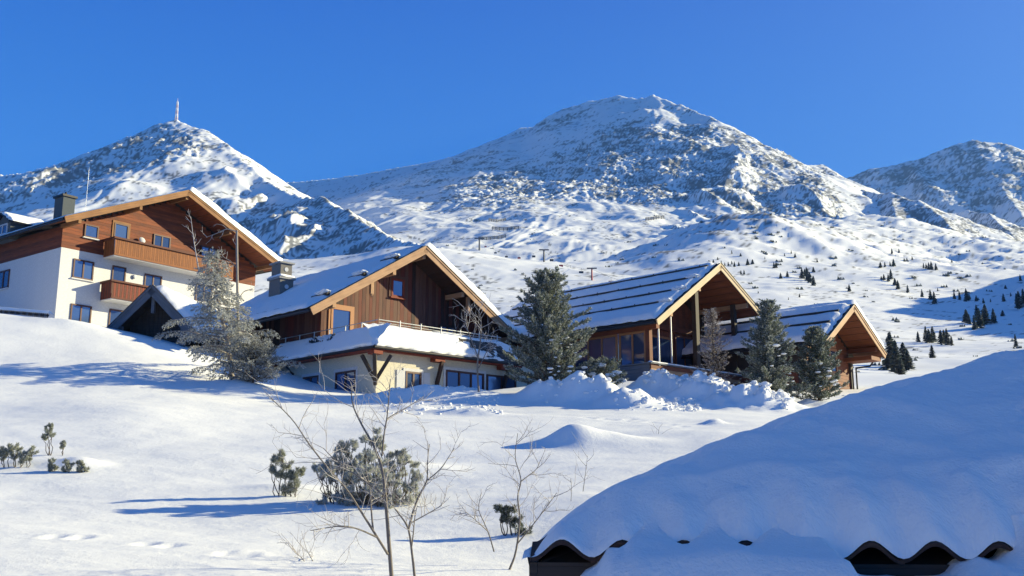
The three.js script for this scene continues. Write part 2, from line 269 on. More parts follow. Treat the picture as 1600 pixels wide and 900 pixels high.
M.log = [wood(51, sr(92, 46, 28), sr(144, 80, 50)), wood(52, sr(82, 42, 26), sr(130, 72, 46))];
M.soffit = wood(53, sr(92, 46, 22), sr(140, 78, 40));
M.darkWood = wood(54, sr(42, 34, 30), sr(76, 62, 52));
M.greyWood = wood(55, sr(74, 78, 86), sr(112, 116, 124));
M.red = wood(56, sr(96, 34, 18), sr(140, 58, 30));
const grit = noiseTex(256, (u, v) => { const n = 0.86 + 0.05 * tor(u, v, 2, 4) + 0.05 * tor(u, v, 9) + 0.06 * tor(u, v, 30, 2); return [n, n, n]; }, true);
const gritBump = noiseTex(256, (u, v) => { const n = 0.5 + 0.25 * tor(u, v, 26, 2) + 0.15 * tor(u, v, 9); return [n, n, n]; });
const plaster = (c) => new THREE.MeshStandardMaterial({ color: c, roughness: 0.92, map: grit, bumpMap: gritBump, bumpScale: 0.004 });
M.white = plaster(rgb(0.86, 0.84, 0.82)); M.cream = plaster(rgb(0.86, 0.79, 0.62)); M.concrete = plaster(rgb(0.42, 0.41, 0.40)); M.stone = plaster(rgb(0.24, 0.22, 0.20)); M.slate = plaster(rgb(0.12, 0.135, 0.14));
M.metalDark = new THREE.MeshStandardMaterial({ color: rgb(0.035, 0.033, 0.035), roughness: 0.45, metalness: 0.6 });
M.metalGrey = new THREE.MeshStandardMaterial({ color: rgb(0.5, 0.5, 0.5), roughness: 0.4, metalness: 0.7 });
M.glass = new THREE.MeshPhysicalMaterial({ color: rgb(0.10, 0.17, 0.32), roughness: 0.05, metalness: 0.6, ior: 1.5 });
M.glasses = [M.glass, new THREE.MeshPhysicalMaterial({ color: rgb(0.07, 0.11, 0.20), roughness: 0.04, metalness: 0.55, ior: 1.5 }), new THREE.MeshPhysicalMaterial({ color: rgb(0.13, 0.20, 0.33), roughness: 0.09, metalness: 0.6, ior: 1.5 })]; let paneNo = 0;
M.frame = new THREE.MeshStandardMaterial({ color: rgb(0.075, 0.021, 0.012), roughness: 0.55 });
M.framePine = new THREE.MeshStandardMaterial({ color: rgb(0.36, 0.15, 0.055), roughness: 0.6 });
M.curtain = new THREE.MeshStandardMaterial({ color: rgb(0.55, 0.55, 0.56), roughness: 0.95 });
M.shingle = [plaster(rgb(0.10, 0.09, 0.085)), plaster(rgb(0.14, 0.125, 0.115)), plaster(rgb(0.075, 0.07, 0.068))];

/** box whose texture grain runs along its longest side, uv in metres */
function box(w, h, d, x = 0, y = 0, z = 0) {
  const g = new THREE.BoxGeometry(w, h, d), p = g.attributes.position, n = g.attributes.normal, uv = g.attributes.uv, S = [w, h, d], long = S.indexOf(Math.max(w, h, d));
  const off = (x * 0.37 + y * 0.71 + z * 0.53);
  for (let i = 0; i < p.count; i++) {
    const q = [p.getX(i), p.getY(i), p.getZ(i)], N = [n.getX(i), n.getY(i), n.getZ(i)].map(Math.abs), k = N.indexOf(Math.max(...N));
    let ax = [0, 1, 2].filter((a) => a !== k); if (ax[1] === long) ax = [ax[1], ax[0]];
    uv.setXY(i, q[ax[0]] * 0.5 + off, q[ax[1]] * 1.5 + off * 1.7);
  }
  return g.translate(x, y, z);
}
const span = (x0, x1, y0, y1, z0, z1) => box(x1 - x0, y1 - y0, z1 - z0, (x0 + x1) / 2, (y0 + y1) / 2, (z0 + z1) / 2);
/** beam between two points, width across (roughly z), height */
function beam(a, b, w, h, up = V(0, 1, 0)) {
  const d = b.clone().sub(a), L = d.length(), g = box(L, h, w), X = d.normalize(), Z = X.clone().cross(up).normalize(), Y = Z.clone().cross(X);
  return g.applyMatrix4(new THREE.Matrix4().makeBasis(X, Y, Z).setPosition(a.clone().add(b).multiplyScalar(0.5)));
}
const rod = (a, b, r, r2 = r, seg = 8) => { const d = b.clone().sub(a), g = new THREE.CylinderGeometry(r2, r, d.length(), seg); return g.applyQuaternion(new THREE.Quaternion().setFromUnitVectors(V(0, 1, 0), d.clone().normalize())).translate((a.x + b.x) / 2, (a.y + b.y) / 2, (a.z + b.z) / 2); };
function poly(pts, depth, uvS = 0.5) { const s = new THREE.Shape(pts.map(([x, y]) => new THREE.Vector2(x, y))); const g = new THREE.ExtrudeGeometry(s, { depth, bevelEnabled: false }); const uv = g.attributes.uv; for (let i = 0; i < uv.count; i++) uv.setXY(i, uv.getX(i) * uvS, uv.getY(i) * uvS); return g; }

/** a soft slab of snow: u runs along `ax` (length lu), v along `ay` (length lv), thickness along `n` */
function snowSlab(origin, ax, lu, ay, lv, th, o = {}) {
  const nu = Math.max(8, Math.round(lu / (o.cell || 0.16))), nv = Math.max(6, Math.round(lv / (o.cell || 0.16))), n = ax.clone().cross(ay).normalize(); if (n.y < 0) n.negate();
  const r = o.round || 0.18, sd = o.seed || 0, P = [], uv = [], idx = [];
  const edge = (t) => { const k = clamp(t / r); return Math.sqrt(1 - (1 - k) * (1 - k)); };
  for (const top of [1, 0]) for (let j = 0; j <= nv; j++) for (let i = 0; i <= nu; i++) {
    let u = i / nu * lu, v = j / nv * lv;
    const eu = Math.min(u, lu - u), ev = Math.min(v, lv - v), q = origin.clone();
    const wob = 0.05 * (o.wob ?? 1);
    let h = th * (0.12 + 0.88 * edge(eu) * edge(ev)) * (1 + 0.18 * fbm(u * 0.35 + sd, v * 0.35, 3)) + (o.dune || 0.02) * fbm(u * 0.9 + sd, v * 0.9 + 3, 2);
    if (o.shape) h *= o.shape(u / lu, v / lv);
    if (eu < 1e-6) u += wob * 2 * sn(v * 1.3 + sd, u + 3); if (ev < 1e-6) v += wob * 2 * sn(u * 1.3 + sd, v + 7) ;
    q.addScaledVector(ax, u).addScaledVector(ay, v); if (top) q.addScaledVector(n, Math.max(0.012, h));
    P.push(q.x, q.y, q.z); uv.push(u * 0.6, v * 0.6);
  }
  const N = (nu + 1) * (nv + 1), id = (t, i, j) => t * N + j * (nu + 1) + i, flip = ax.clone().cross(ay).dot(n) < 0;
  const q4 = (a, b, c, d) => flip ? idx.push(a, c, b, a, d, c) : idx.push(a, b, c, a, c, d);
  for (let j = 0; j < nv; j++) for (let i = 0; i < nu; i++) { q4(id(0, i, j), id(0, i + 1, j), id(0, i + 1, j + 1), id(0, i, j + 1)); q4(id(1, i, j), id(1, i, j + 1), id(1, i + 1, j + 1), id(1, i + 1, j)); }
  for (let i = 0; i < nu; i++) { q4(id(1, i, 0), id(1, i + 1, 0), id(0, i + 1, 0), id(0, i, 0)); q4(id(0, i, nv), id(0, i + 1, nv), id(1, i + 1, nv), id(1, i, nv)); }
  for (let j = 0; j < nv; j++) { q4(id(0, 0, j), id(0, 0, j + 1), id(1, 0, j + 1), id(1, 0, j)); q4(id(1, nu, j), id(1, nu, j + 1), id(0, nu, j + 1), id(0, nu, j)); }
  const g = new THREE.BufferGeometry(); g.setAttribute('position', new THREE.Float32BufferAttribute(P, 3)); g.setAttribute('uv', new THREE.Float32BufferAttribute(uv, 2)); g.setIndex(idx); g.computeVertexNormals(); return g;
}
/** place a building whose local x runs along its gable wall (to the right, away), z out of the gable; (px, py, d) surveys local (0, Y0, 0) */
function site(g, px, py, d, theta, y0) { const p = at(px, py, d); g.position.set(p.x, p.y - y0, p.z); g.rotation.y = Math.PI / 2 - theta * Math.PI / 180; }

/** gable roof: left eave (xl, yl), ridge (xr, yr), right eave (xR, yR), from z = zf (front) to zb (back) */
function gableRoof(g, r) {
  const { xl, yl, xr, yr, xR, yR, zf, zb, th = 0.16 } = r, zm = (zf + zb) / 2, L = zf - zb;
  for (const [a, b, nm] of [[V(xl, yl, zm), V(xr, yr, zm), 'l'], [V(xr, yr, zm), V(xR, yR, zm), 'r']]) {
    const d = b.clone().sub(a).normalize(), n = V(-d.y, d.x, 0); 
    const panel = mesh('roof_panel', beam(a.clone().addScaledVector(n, -th / 2), b.clone().addScaledVector(n, -th / 2), L - 0.10, th).translate(0, 0, -0.05), r.mat || M.darkWood, g);
    // soffit boards under the front overhang and eaves
    const len = b.clone().sub(a).length(), nb = Math.round(len / 0.6);
    if (r.over) for (let i = 0; i < nb; i++) { const p = a.clone().lerp(b, (i + 0.04) / nb).addScaledVector(n, -th - 0.012), q = a.clone().lerp(b, (i + 0.96) / nb).addScaledVector(n, -th - 0.012); p.z = q.z = zf - 0.08 - r.over / 2; mesh('soffit_board', beam(p, q, r.over - 0.04, 0.018), r.soffit || M.soffit, panel); }
    // barge boards: a broad one and a thin upper one set proud
    const ext = 0.06, A = a.clone().addScaledVector(d, nm === 'l' ? -ext : 0.0), Bq = b.clone().addScaledVector(d, nm === 'l' ? 0.0 : ext); A.z = Bq.z = zf + 0.02;
    const bh = r.bargeH || 0.34;
    const bb = mesh('barge_board', beam(A.clone().addScaledVector(n, -bh / 2 + 0.05), Bq.clone().addScaledVector(n, -bh / 2 + 0.05), 0.05, bh), r.barge, g);
    A.z = Bq.z = zf + 0.062;
    mesh('barge_batten', beam(A.clone().addScaledVector(n, 0.0), Bq.clone().addScaledVector(n, 0.0), 0.035, 0.13), r.batten || r.barge, bb);
    A.z = Bq.z = zf + 0.03; mesh('verge_flashing', beam(A.clone().addScaledVector(n, 0.068), Bq.clone().addScaledVector(n, 0.068), 0.16, 0.02), M.metalDark, bb);
  }
  mesh('ridge_cap', beam(V(xr, yr + 0.02, zf - 0.1), V(xr, yr + 0.02, zb), 0.22, 0.05), M.metalDark, g);
  for (const [x, y, s] of [[xl, yl, -1], [xR, yR, 1]]) { // gutters along the eaves
    const s_ = []; const c = new THREE.CylinderGeometry(0.075, 0.075, L - 0.06, 10, 1, true, 0, Math.PI); c.rotateZ(Math.PI / 2).rotateX(Math.PI / 2).rotateY(Math.PI / 2);
    mesh('gutter', new THREE.CylinderGeometry(0.07, 0.07, L - 0.08, 10).rotateX(Math.PI / 2).translate(x + s * 0.07, y - 0.13, zm - 0.02), M.metalDark, g);
  }
  // purlin ends under the verge
  for (const t of r.purlins || []) {
    const left = t <= 0.5, k = left ? t * 2 : (t - 0.5) * 2, x = left ? xl + (xr - xl) * k : xr + (xR - xr) * k, y = (left ? yl + (yr - yl) * k : yr + (yR - yr) * k) - th - (r.purlinDrop || 0.20);
    mesh('purlin', span(x - 0.10, x + 0.10, y - 0.14, y + 0.12, zf - (r.over || 1) - 0.3, zf - 0.10), r.purlinMat || r.barge, g);
  }
  // snow
  for (const s of r.snow || []) {
    const left = s.side === 'l', e = left ? V(xl, yl, 0) : V(xR, yR, 0), t = V(xr, yr, 0), up = t.clone().sub(e), len = up.length(); up.normalize();
    const n = left ? V(-up.y, up.x, 0) : V(up.y, -up.x, 0);
    const o = e.clone().addScaledVector(up, s.v0 ?? 0.05).addScaledVector(n, 0.055); o.z = zf - (s.inset ?? 0.06);
    mesh('roof_snow', snowSlab(o, V(0, 0, -1), L - (s.inset ?? 0.06) - 0.05, up, (s.v1 ?? len) - (s.v0 ?? 0.05), s.th, { round: s.round || 0.3, seed: s.seed || 1, dune: s.dune, cell: s.cell || 0.2, shape: s.shape }), M.snowRoof, g);
  }
}
/** a window lying in the gable wall (face z, looking +z) or in the left side wall (face x, looking -x) */
function windowUnit(g, face, c, u0, u1, y0, y1, o = {}) {
  const fw = o.fw || 0.09, fm = o.frame || M.frame, S = (a0, a1, b0, b1, d0, d1) => face === 'z' ? span(a0, a1, b0, b1, c + d0, c + d1) : span(c - d1, c - d0, b0, b1, -a1, -a0);
  const w = mesh(o.name || 'window', mergeGeometries([S(u0, u1, y1 - fw, y1, 0.005, 0.07), S(u0, u1, y0, y0 + fw, 0.005, 0.07), S(u0, u0 + fw, y0 + fw, y1 - fw, 0.005, 0.07), S(u1 - fw, u1, y0 + fw, y1 - fw, 0.005, 0.07)]), fm, g);
  const n = o.panes || 2, pw = (u1 - u0 - 2 * fw) / n;
  for (let i = 0; i < n; i++) {
    const a = u0 + fw + pw * i;
    mesh('pane', S(a + 0.005, a + pw - 0.005, y0 + fw, y1 - fw, 0.012, 0.022), M.glasses[(paneNo++ * 5 + (paneNo >> 2)) % 3], w);
    if (i) mesh('mullion', S(a - 0.05, a + 0.05, y0 + fw, y1 - fw, 0.004, 0.062), fm, w);
  }
  if (o.sill !== false) mesh('sill', S(u0 - 0.08, u1 + 0.08, y0 - 0.07, y0 - 0.003, -0.02, 0.13), o.sillMat || M.white, w);
  if (o.trim) mesh('trim', mergeGeometries([S(u0 - 0.14, u1 + 0.14, y1 + 0.003, y1 + 0.15, 0.0, 0.045), S(u0 - 0.14, u0 - 0.003, y0, y1, 0.0, 0.045), S(u1 + 0.003, u1 + 0.14, y0, y1, 0.0, 0.045)]), o.trim, w);
  return w;
}

/* ---------- the tall white house on the left ---------- */
{
  const g = thing('apartment_house', 'tall white three storey house with orange timber gable and wooden balconies', 'house'), Y = 6.6;      // Y: height of the top of the white render
  site(g, 96, 386, 62, 37, Y);
  const W = 15.4, D = 13, xr = 7.7, slope = 0.445;
  mesh('wall', mergeGeometries([span(0, W, -0.6, Y, -0.35, 0), span(0, 0.35, -0.6, Y, -D, -0.36), span(W - 0.35, W, -0.6, Y, -D, -0.36), span(0.36, W - 0.36, -0.6, Y, -D, -D + 0.35)]), M.white, g);
  // timber storey: horizontal boards, each its own piece
  const eaveY = Y + 1.62, yAt = (x) => Y + 5.25 - slope * Math.abs(x - xr) - 0.30;
  mesh('wall', poly([[0.06, Y], [W - 0.06, Y], [W - 0.06, yAt(W)], [xr, yAt(xr)], [0.06, yAt(0)]], 0.2).translate(0, 0, -0.27), M.darkWood, g);
  mesh('wall', span(0.06, 0.26, Y, yAt(0), -D, -0.3), M.darkWood, g); mesh('wall', span(W - 0.26, W - 0.06, Y, yAt(W), -D, -0.3), M.darkWood, g);
  for (let i = 0, y = Y + 0.012; y < yAt(xr) - 0.1; y += 0.2, i++) {
    const yt = Math.min(y + 0.192, yAt(xr)), half = Math.min(xr + 0.03, (Y + 4.95 - yt) / slope + 0.02), x0 = xr - half, x1 = Math.min(W + 0.03, xr + half);
    mesh('board', span(Math.max(-0.03, x0), x1, y, yt, -0.06, 0.012 + 0.006 * (i % 2)), M.stain[i % 3], g);
    if (yt < yAt(0) + 0.02) mesh('board', span(-0.035, 0.05, y, yt, -D, -0.065), M.stain[(i + 1) % 3], g);
  }
  gableRoof(g, { xl: -1.0, yl: Y + 1.42, xr, yr: Y + 5.28, xR: W + 1.0, yR: Y + 1.42, zf: 2.0, zb: -D - 1, barge: M.barge, batten: M.barge, bargeH: 0.38, over: 1.95, soffit: M.stain[0], purlins: [0.06, 0.3, 0.5, 0.72, 0.95], purlinMat: M.barge, purlinDrop: 0.3,
    snow: [{ side: 'l', th: 0.10, seed: 2, inset: 0.25, cell: 0.35 }, { side: 'r', th: 0.55, seed: 5, round: 0.2, inset: -0.03, cell: 0.18 }] });
  for (const [u0, u1, y0, y1, n] of [[0.88, 2.3, -1.85, -0.58, 2], [6.05, 7.4, -2.0, -0.66, 2], [0.98, 2.4, -4.9, -3.53, 2], [10.2, 11.6, -1.95, -0.66, 2], [6.2, 7.6, -4.9, -3.5, 2]]) windowUnit(g, 'z', 0, u0, u1, Y + y0, Y + y1, { panes: n });
  windowUnit(g, 'z', 0, 3.62, 4.62, Y - 2.75, Y - 0.53, { panes: 1, sill: false, name: 'balcony_door' });
  windowUnit(g, 'z', 0, 3.66, 4.68, Y - 5.4, Y - 3.48, { panes: 1, sill: false, name: 'door' });
  windowUnit(g, 'z', 0.02, 1.42, 2.4, Y + 0.98, Y + 1.86, { panes: 1 });
  windowUnit(g, 'z', 0.02, 3.5, 4.55, Y + 0.2, Y + 2.4, { panes: 1, sill: false, name: 'balcony_door', trim: M.barge });
  windowUnit(g, 'z', 0.02, 6.5, 7.85, Y + 0.3, Y + 2.25, { panes: 2, sill: false }); windowUnit(g, 'z', 0.02, 10.4, 11.8, Y + 0.3, Y + 2.2, { panes: 2, sill: false });
  for (const [v0, v1, y0, y1] of [[6.4, 8.0, -1.86, -0.58], [2.6 + 6.4, 4 + 6.4, -4.9, -3.5]]) windowUnit(g, 'x', 0, v0, v1, Y + y0, Y + y1, { panes: 2 });
  // balconies
  const balcony = (u0, u1, y, dep, mats) => {
    const b = mesh('balcony', span(u0, u1, y - 0.16, y, 0.02, dep), M.white, g);
    const pickets = (a, e, fn) => { const n = Math.round((e - a) / 0.145); for (let i = 0; i < n; i++) mesh('baluster_board', fn(a + (e - a) * (i + 0.04) / n, a + (e - a) * (i + 0.96) / n), mats[i % mats.length], b); };
    pickets(u0, u1, (p, q) => span(p, q, y - 0.10, y + 1.0, dep + 0.01, dep + 0.035)); pickets(0.05, dep, (p, q) => span(u0 - 0.035, u0 - 0.01, y - 0.10, y + 1.0, p, q)); pickets(0.05, dep, (p, q) => span(u1 + 0.01, u1 + 0.035, y - 0.1, y + 1.0, p, q));
    mesh('handrail', mergeGeometries([span(u0 - 0.14, u1 + 0.14, y + 1.0, y + 1.12, dep - 0.06, dep + 0.16), span(u0 - 0.14, u0 + 0.08, y + 1.0, y + 1.12, 0.03, dep - 0.062), span(u1 - 0.08, u1 + 0.14, y + 1.0, y + 1.12, 0.03, dep - 0.062)]), M.balconyDark, b);
    mesh('base_rail', span(u0 - 0.02, u1 + 0.02, y - 0.10, y + 0.02, dep + 0.036, dep + 0.07), mats[0], b);
    return b;
  };
  balcony(2.92, 12.4, Y - 0.03, 1.25, M.balcony); balcony(2.95, 5.6, Y - 2.92, 1.25, [M.balconyDark, M.red]);
  const dish = mesh('satellite_dish', new THREE.SphereGeometry(0.34, 20, 8, 0, Math.PI * 2, 0, 0.75).rotateX(1.2).translate(5.5, Y + 1.45, 0.06), M.curtain, g); mesh('bracket', rod(V(5.5, Y + 1.3, 0.02), V(5.5, Y + 1.35, 0.34), 0.02), M.metalGrey, dish);
  const lampW = mesh('wall_lamp', new THREE.SphereGeometry(0.13, 14, 10).scale(1, 1.2, 0.6).translate(5.25, Y - 1.05, 0.08), M.curtain, g); mesh('mount', span(5.2, 5.3, Y - 1.12, Y - 0.98, 0.004, 0.03), M.metalGrey, lampW);
  // chimney through the left slope
  const ch = mesh('chimney', span(1.15, 2.0, Y + 1.5, Y + 4.15, -3.6, -2.5), M.slate, g); mesh('chimney_cap', mergeGeometries([span(1.05, 2.1, Y + 4.152, Y + 4.30, -3.7, -2.4), span(1.42, 1.74, Y + 4.301, Y + 4.46, -3.2, -2.9), rod(V(1.58, Y + 4.46, -3.05), V(1.58, Y + 4.62, -3.05), 0.1, 0.06)]), M.metalDark, ch);
  // dormer on the left slope
  const dz = -6.9, dm = mesh('dormer', mergeGeometries([span(-0.55, 1.9, Y + 1.35, Y + 2.55, dz - 1.0, dz + 1.0)]), M.slate, g);
  mesh('dormer_roof', mergeGeometries([beam(V(0.6, Y + 3.25, dz), V(0.6, Y + 2.48, dz + 1.35), 2.9, 0.09), beam(V(0.6, Y + 3.25, dz), V(0.6, Y + 2.48, dz - 1.35), 2.9, 0.09)]), M.metalDark, dm);
  mesh('dormer_gable', new THREE.ExtrudeGeometry(new THREE.Shape([[-1, 0], [1, 0], [0, 0.62]].map(([a, b]) => new THREE.Vector2(a, b))), { depth: 0.1, bevelEnabled: false }).rotateY(-Math.PI / 2).translate(-0.46, Y + 2.552, dz), M.slate, dm);
  windowUnit(dm, 'x', -0.55, 6.9 - 0.7, 6.9 + 0.7, Y + 1.75, Y + 2.5, { panes: 2, sill: false, frame: M.curtain });
  for (const s of [1, -1]) mesh('dormer_snow', snowSlab(V(-0.85, Y + 2.56, dz + s * 1.33), V(1, 0, 0), 2.9, V(0, 0.5, -s * 0.866).normalize(), 1.5, 0.16, { seed: 4 + s, cell: 0.15 }), M.snowRoof, dm);
}

/* ---------- the old timber chalet in the middle ---------- */
{
  const g = thing('timber_chalet', 'old brown plank chalet with cream ground floor and wrap around snowy skirt roof', 'chalet'), Y = 2.75;  // Y: height of the skirt roof eave
  site(g, 585, 541, 45, 45.5, Y);
  // cream ground floor, set back under the skirt roof
  const gx0 = 0.55, gx1 = 12.0, gz = -0.55, gb = -15.5;
  mesh('wall', mergeGeometries([span(gx0, gx1, -0.9, Y + 0.02, gz - 0.35, gz), span(gx0, gx0 + 0.35, -0.9, Y + 0.02, gb, gz - 0.351), span(gx1 - 0.35, gx1, -0.9, Y + 0.02, gb, gz - 0.351), span(gx0 + 0.351, gx1 - 0.351, -0.9, Y + 0.02, gb, gb + 0.35)]), M.cream, g);
  mesh('terrace_floor', span(gx0 + 0.1, gx1 - 0.1, Y + 0.75, Y + 0.95, gb + 0.2, -1.0), M.darkWood, g);
  // skirt roof: three battered sides with dark sheathing
  const rise = 1.16, run = 0.92, xE = 9.55, zE = -9.6;
  const skirt = (name, pts, mat) => { const q = pts.map((p) => V(...p)), b = new THREE.BufferGeometry(), n = q[1].clone().sub(q[0]).cross(q[2].clone().sub(q[0])).normalize().multiplyScalar(-0.12), v = []; const w = q.map((p) => p.clone().add(n)); const f = (a, c, d, e) => v.push(...[a, c, d, a, d, e].flatMap((p) => [p.x, p.y, p.z])); f(...q); f(w[3], w[2], w[1], w[0]); for (let i = 0; i < 4; i++) { const j = (i + 1) % 4; f(q[j], q[i], w[i], w[j]); } b.setAttribute('position', new THREE.Float32BufferAttribute(v, 3)); b.setAttribute('uv', new THREE.Float32BufferAttribute(v.filter((_, i) => i % 3 !== 2), 2)); b.computeVertexNormals(); return mesh(name, b, mat, g); };
  const sF = skirt('skirt_roof', [[0, Y, 0], [xE, Y, 0], [xE - run, Y + rise, -run], [run, Y + rise, -run]], M.shingle[0]);
  skirt('skirt_roof', [[0, Y, zE], [0, Y, 0], [run, Y + rise, -run], [run, Y + rise, zE]], M.shingle[0]);
  const sR = skirt('skirt_roof', [[xE, Y, 0], [xE, Y, -6], [xE - run, Y + rise, -6], [xE - run, Y + rise, -run]], M.shingle[0]);
  mesh('fascia', mergeGeometries([span(-0.02, xE + 0.02, Y - 0.17, Y - 0.015, -0.09, -0.03), span(-0.05, 0.0, Y - 0.17, Y - 0.015, zE, -0.095)]), M.red, g);
  mesh('gutter', mergeGeometries([rod(V(-0.06, Y - 0.03, 0.06), V(xE + 0.05, Y - 0.03, 0.06), 0.075), rod(V(-0.06, Y - 0.03, 0.06), V(-0.06, Y - 0.03, zE), 0.075)]), M.metalDark, g);
  mesh('downpipe', mergeGeometries([rod(V(-0.05, Y - 0.1, -7.6), V(0.30, Y - 0.55, -7.4), 0.05), rod(V(0.30, Y - 0.55, -7.4), V(0.42, Y - 0.6, -7.4), 0.05), rod(V(0.42, Y - 0.58, -7.4), V(0.42, -0.8, -7.4), 0.05)]), M.metalDark, g);
  mesh('soffit', mergeGeometries([span(0.04, xE - 0.04, Y - 0.13, Y - 0.10, -0.54, -0.10), span(0.02, 0.54, Y - 0.13, Y - 0.10, zE, -0.545)]), M.red, g);
  // shingles laid bare by the wind on the right half, single pieces
  { const r = rng(3), up = V(0, rise, -run).normalize(), upR = V(-run, rise, 0).normalize(), nF = V(0, run, rise).normalize(), nR = V(rise, run, 0).normalize();
    const sg = [0, 1, 2].map((i) => new THREE.BoxGeometry(0.19, 0.24, 0.03));
    const lay = (o, ax, u, n, uu, vv, parent) => { const m = mesh('shingle', sg[0], M.shingle[Math.floor(r() * 3)], parent); const p = o.clone().addScaledVector(ax, uu).addScaledVector(u, vv).addScaledVector(n, 0.03 + r() * 0.025); m.position.copy(p); m.quaternion.setFromRotationMatrix(new THREE.Matrix4().makeBasis(ax, u, n)); m.rotateX(-0.10 - r() * 0.06); m.rotateZ((r() - 0.5) * 0.12); return m; };
    for (let k = 0; k < 7; k++) { const v = 0.10 + k * 0.2; for (let i = 0; i < 24; i++) { const u = 4.6 + i * 0.205 + (k % 2) * 0.1, bare = u > 6.0 + 1.5 * fbm(u * 0.9, v * 2 + 9, 2) - (v - 0.7) * 1.6 && sn(u * 1.9 + 5, v * 2.6) > -0.62; if (bare && u < xE - 0.1 - v * 0.62) lay(V(0, Y, 0), V(1, 0, 0), up, nF, u, v, sF); } }
    for (let k = 0; k < 7; k++) for (let i = 0; i < 22; i++) { const v = 0.10 + k * 0.2, u = 0.2 + v * 0.62 + i * 0.205; if (u < 5.8 && sn(u * 0.8 + 4, v) > -0.35) lay(V(xE, Y, 0), V(0, 0, -1), upR, nR, u, v, sR); }
    for (let k = 4; k < 7; k++) for (let i = 0; i < 10; i++) { const v = 0.12 + k * 0.2, u = 4.3 + i * 0.21 + (k % 2) * 0.1; if (sn(u * 1.2, v * 3) > -0.1) { const upL = V(run, rise, 0).normalize(); lay(V(0, Y, 0), V(0, 0, -1), upL, V(-rise, run, 0).normalize(), u, v, sF); } }
  }
  // snow on the skirt
  const upF = V(0, rise, -run).normalize(), lenS = Math.hypot(rise, run);
  mesh('skirt_snow', snowSlab(V(0.02, Y + 0.01, 0.03), V(1, 0, 0), xE - 0.12, upF, lenS, 0.16, { seed: 8, cell: 0.09, round: 0.14, dune: 0.03, shape: (u, v) => { const k = sstep(0.12, 0.0, (u - 0.60 - 0.14 * fbm(u * 9, v * 3, 2)) + (v - 0.5) * 0.26); return (u < v * 0.1 ? clamp(u / 0.1 / Math.max(v, 0.01)) : 1) * Math.max(0.02, Math.min(1, k * 1.2)) * (v > 0.83 && u > 0.42 ? 0.25 : 1); } }), M.snowRoof, g);
  mesh('skirt_snow', snowSlab(V(-0.02, Y + 0.01, -0.04), V(0, 0, -1), 9.3, V(run, rise, 0).normalize(), lenS, 0.14, { seed: 18, cell: 0.1, round: 0.14, shape: (u, v) => (u < v * 0.1 ? clamp(u / 0.1 / Math.max(v, 0.01)) : 1) * (v > 0.66 && u > 0.45 && u < 0.68 && sn(u * 22, v * 5) > -0.3 ? 0.12 : 1) }), M.snowRoof, g);
  // railing round the terrace
  { const rl = mesh('railing', mergeGeometries([rod(V(run, Y + 1.47, -run - 0.05), V(xE - run + 0.3, Y + 1.47, -run - 0.05), 0.022), rod(V(run, Y + 1.47, -run - 0.05), V(run + 0.02, Y + 1.47, zE), 0.022), rod(V(run, Y + 1.34, -run - 0.05), V(xE - run + 0.3, Y + 1.34, -run - 0.05), 0.012)]), M.metalGrey, g);
    for (let i = 0; i <= 6; i++) mesh('post', rod(V(run + i * 1.29, Y + 1.1, -run - 0.05), V(run + i * 1.29, Y + 1.56, -run - 0.05), 0.03), i === 0 ? M.bargePale : M.metalGrey, rl);
    for (let i = 1; i <= 6; i++) mesh('post', rod(V(run + 0.01, Y + 1.1, -run - 0.05 - i * 1.35), V(run + 0.01, Y + 1.5, -run - 0.05 - i * 1.35), 0.03), M.metalGrey, rl); }
  mesh('terrace_snow', snowSlab(V(run + 0.2, Y + 0.951, -1.05), V(1, 0, 0), 8.2, V(0, 0, -1), 4.6, 0.42, { seed: 3, round: 0.4 }), M.snowRoof, g);
  // plank storey
  const px0 = 1.05, px1 = 12.35, pz = -6.0, pb = -17.5, xr = 6.6, yr = Y + 6.62, slope = 0.605;
  const yR = (x) => yr - slope * Math.abs(x - xr) - 0.28;
  mesh('wall', poly([[px0 + 0.05, Y + 0.951], [px1 - 0.05, Y + 0.951], [px1 - 0.05, yR(px1)], [xr, yR(xr)], [px0 + 0.05, yR(px0)]], 0.2).translate(0, 0, pz - 0.25), M.darkWood, g);
  mesh('wall', mergeGeometries([span(px0 + 0.05, px0 + 0.25, Y + 0.952, yR(px0), pb, pz - 0.26), span(px1 - 0.25, px1 - 0.05, Y + 0.952, yR(px1), pb, pz - 0.26)]), M.darkWood, g);
  { const r = rng(9); for (let x = px0; x < px1 - 0.05;) { const w = 0.17 + r() * 0.11, x1 = Math.min(px1, x + w); const top = Math.min(yR(x), yR(x1)) ; const gmt = poly([[x + 0.006, Y + 0.955], [x1 - 0.006, Y + 0.955], [x1 - 0.006, yR(x1)], [x + 0.006, yR(x)]], 0.03 + r() * 0.014).translate(0, 0, pz - 0.05); const uv = gmt.attributes.uv; for (let i = 0; i < uv.count; i++) uv.setXY(i, uv.getY(i) * 1.0 + x * 3.1, uv.getX(i) * 3); mesh('plank', gmt, M.old[Math.floor(r() * 4)], g); x = x1; }
    for (let z = pz - 0.06; z > pb;) { const w = 0.2 + r() * 0.12; const gm = span(px0 - 0.012 - r() * 0.012, px0 + 0.049, Y + 0.2, yR(px0) + 0.05, z - w + 0.006, z); mesh('plank', gm, M.old[Math.floor(r() * 4)], g); z -= w; } }
  gableRoof(g, { xl: -0.55, yl: yr - slope * 7.15, xr, yr, xR: 13.75, yR: yr - slope * 7.15, zf: -4.5, zb: pb - 0.8, barge: M.bargePale, batten: M.bargePale, bargeH: 0.40, over: 1.5, soffit: M.old[1], purlins: [0.1, 0.36, 0.5, 0.70, 0.95], purlinDrop: 0.34,
    snow: [{ side: 'l', th: 0.17, seed: 21, inset: 0.3, cell: 0.22 }, { side: 'r', th: 0.50, seed: 25, inset: -0.04, round: 0.18, cell: 0.15 }] });
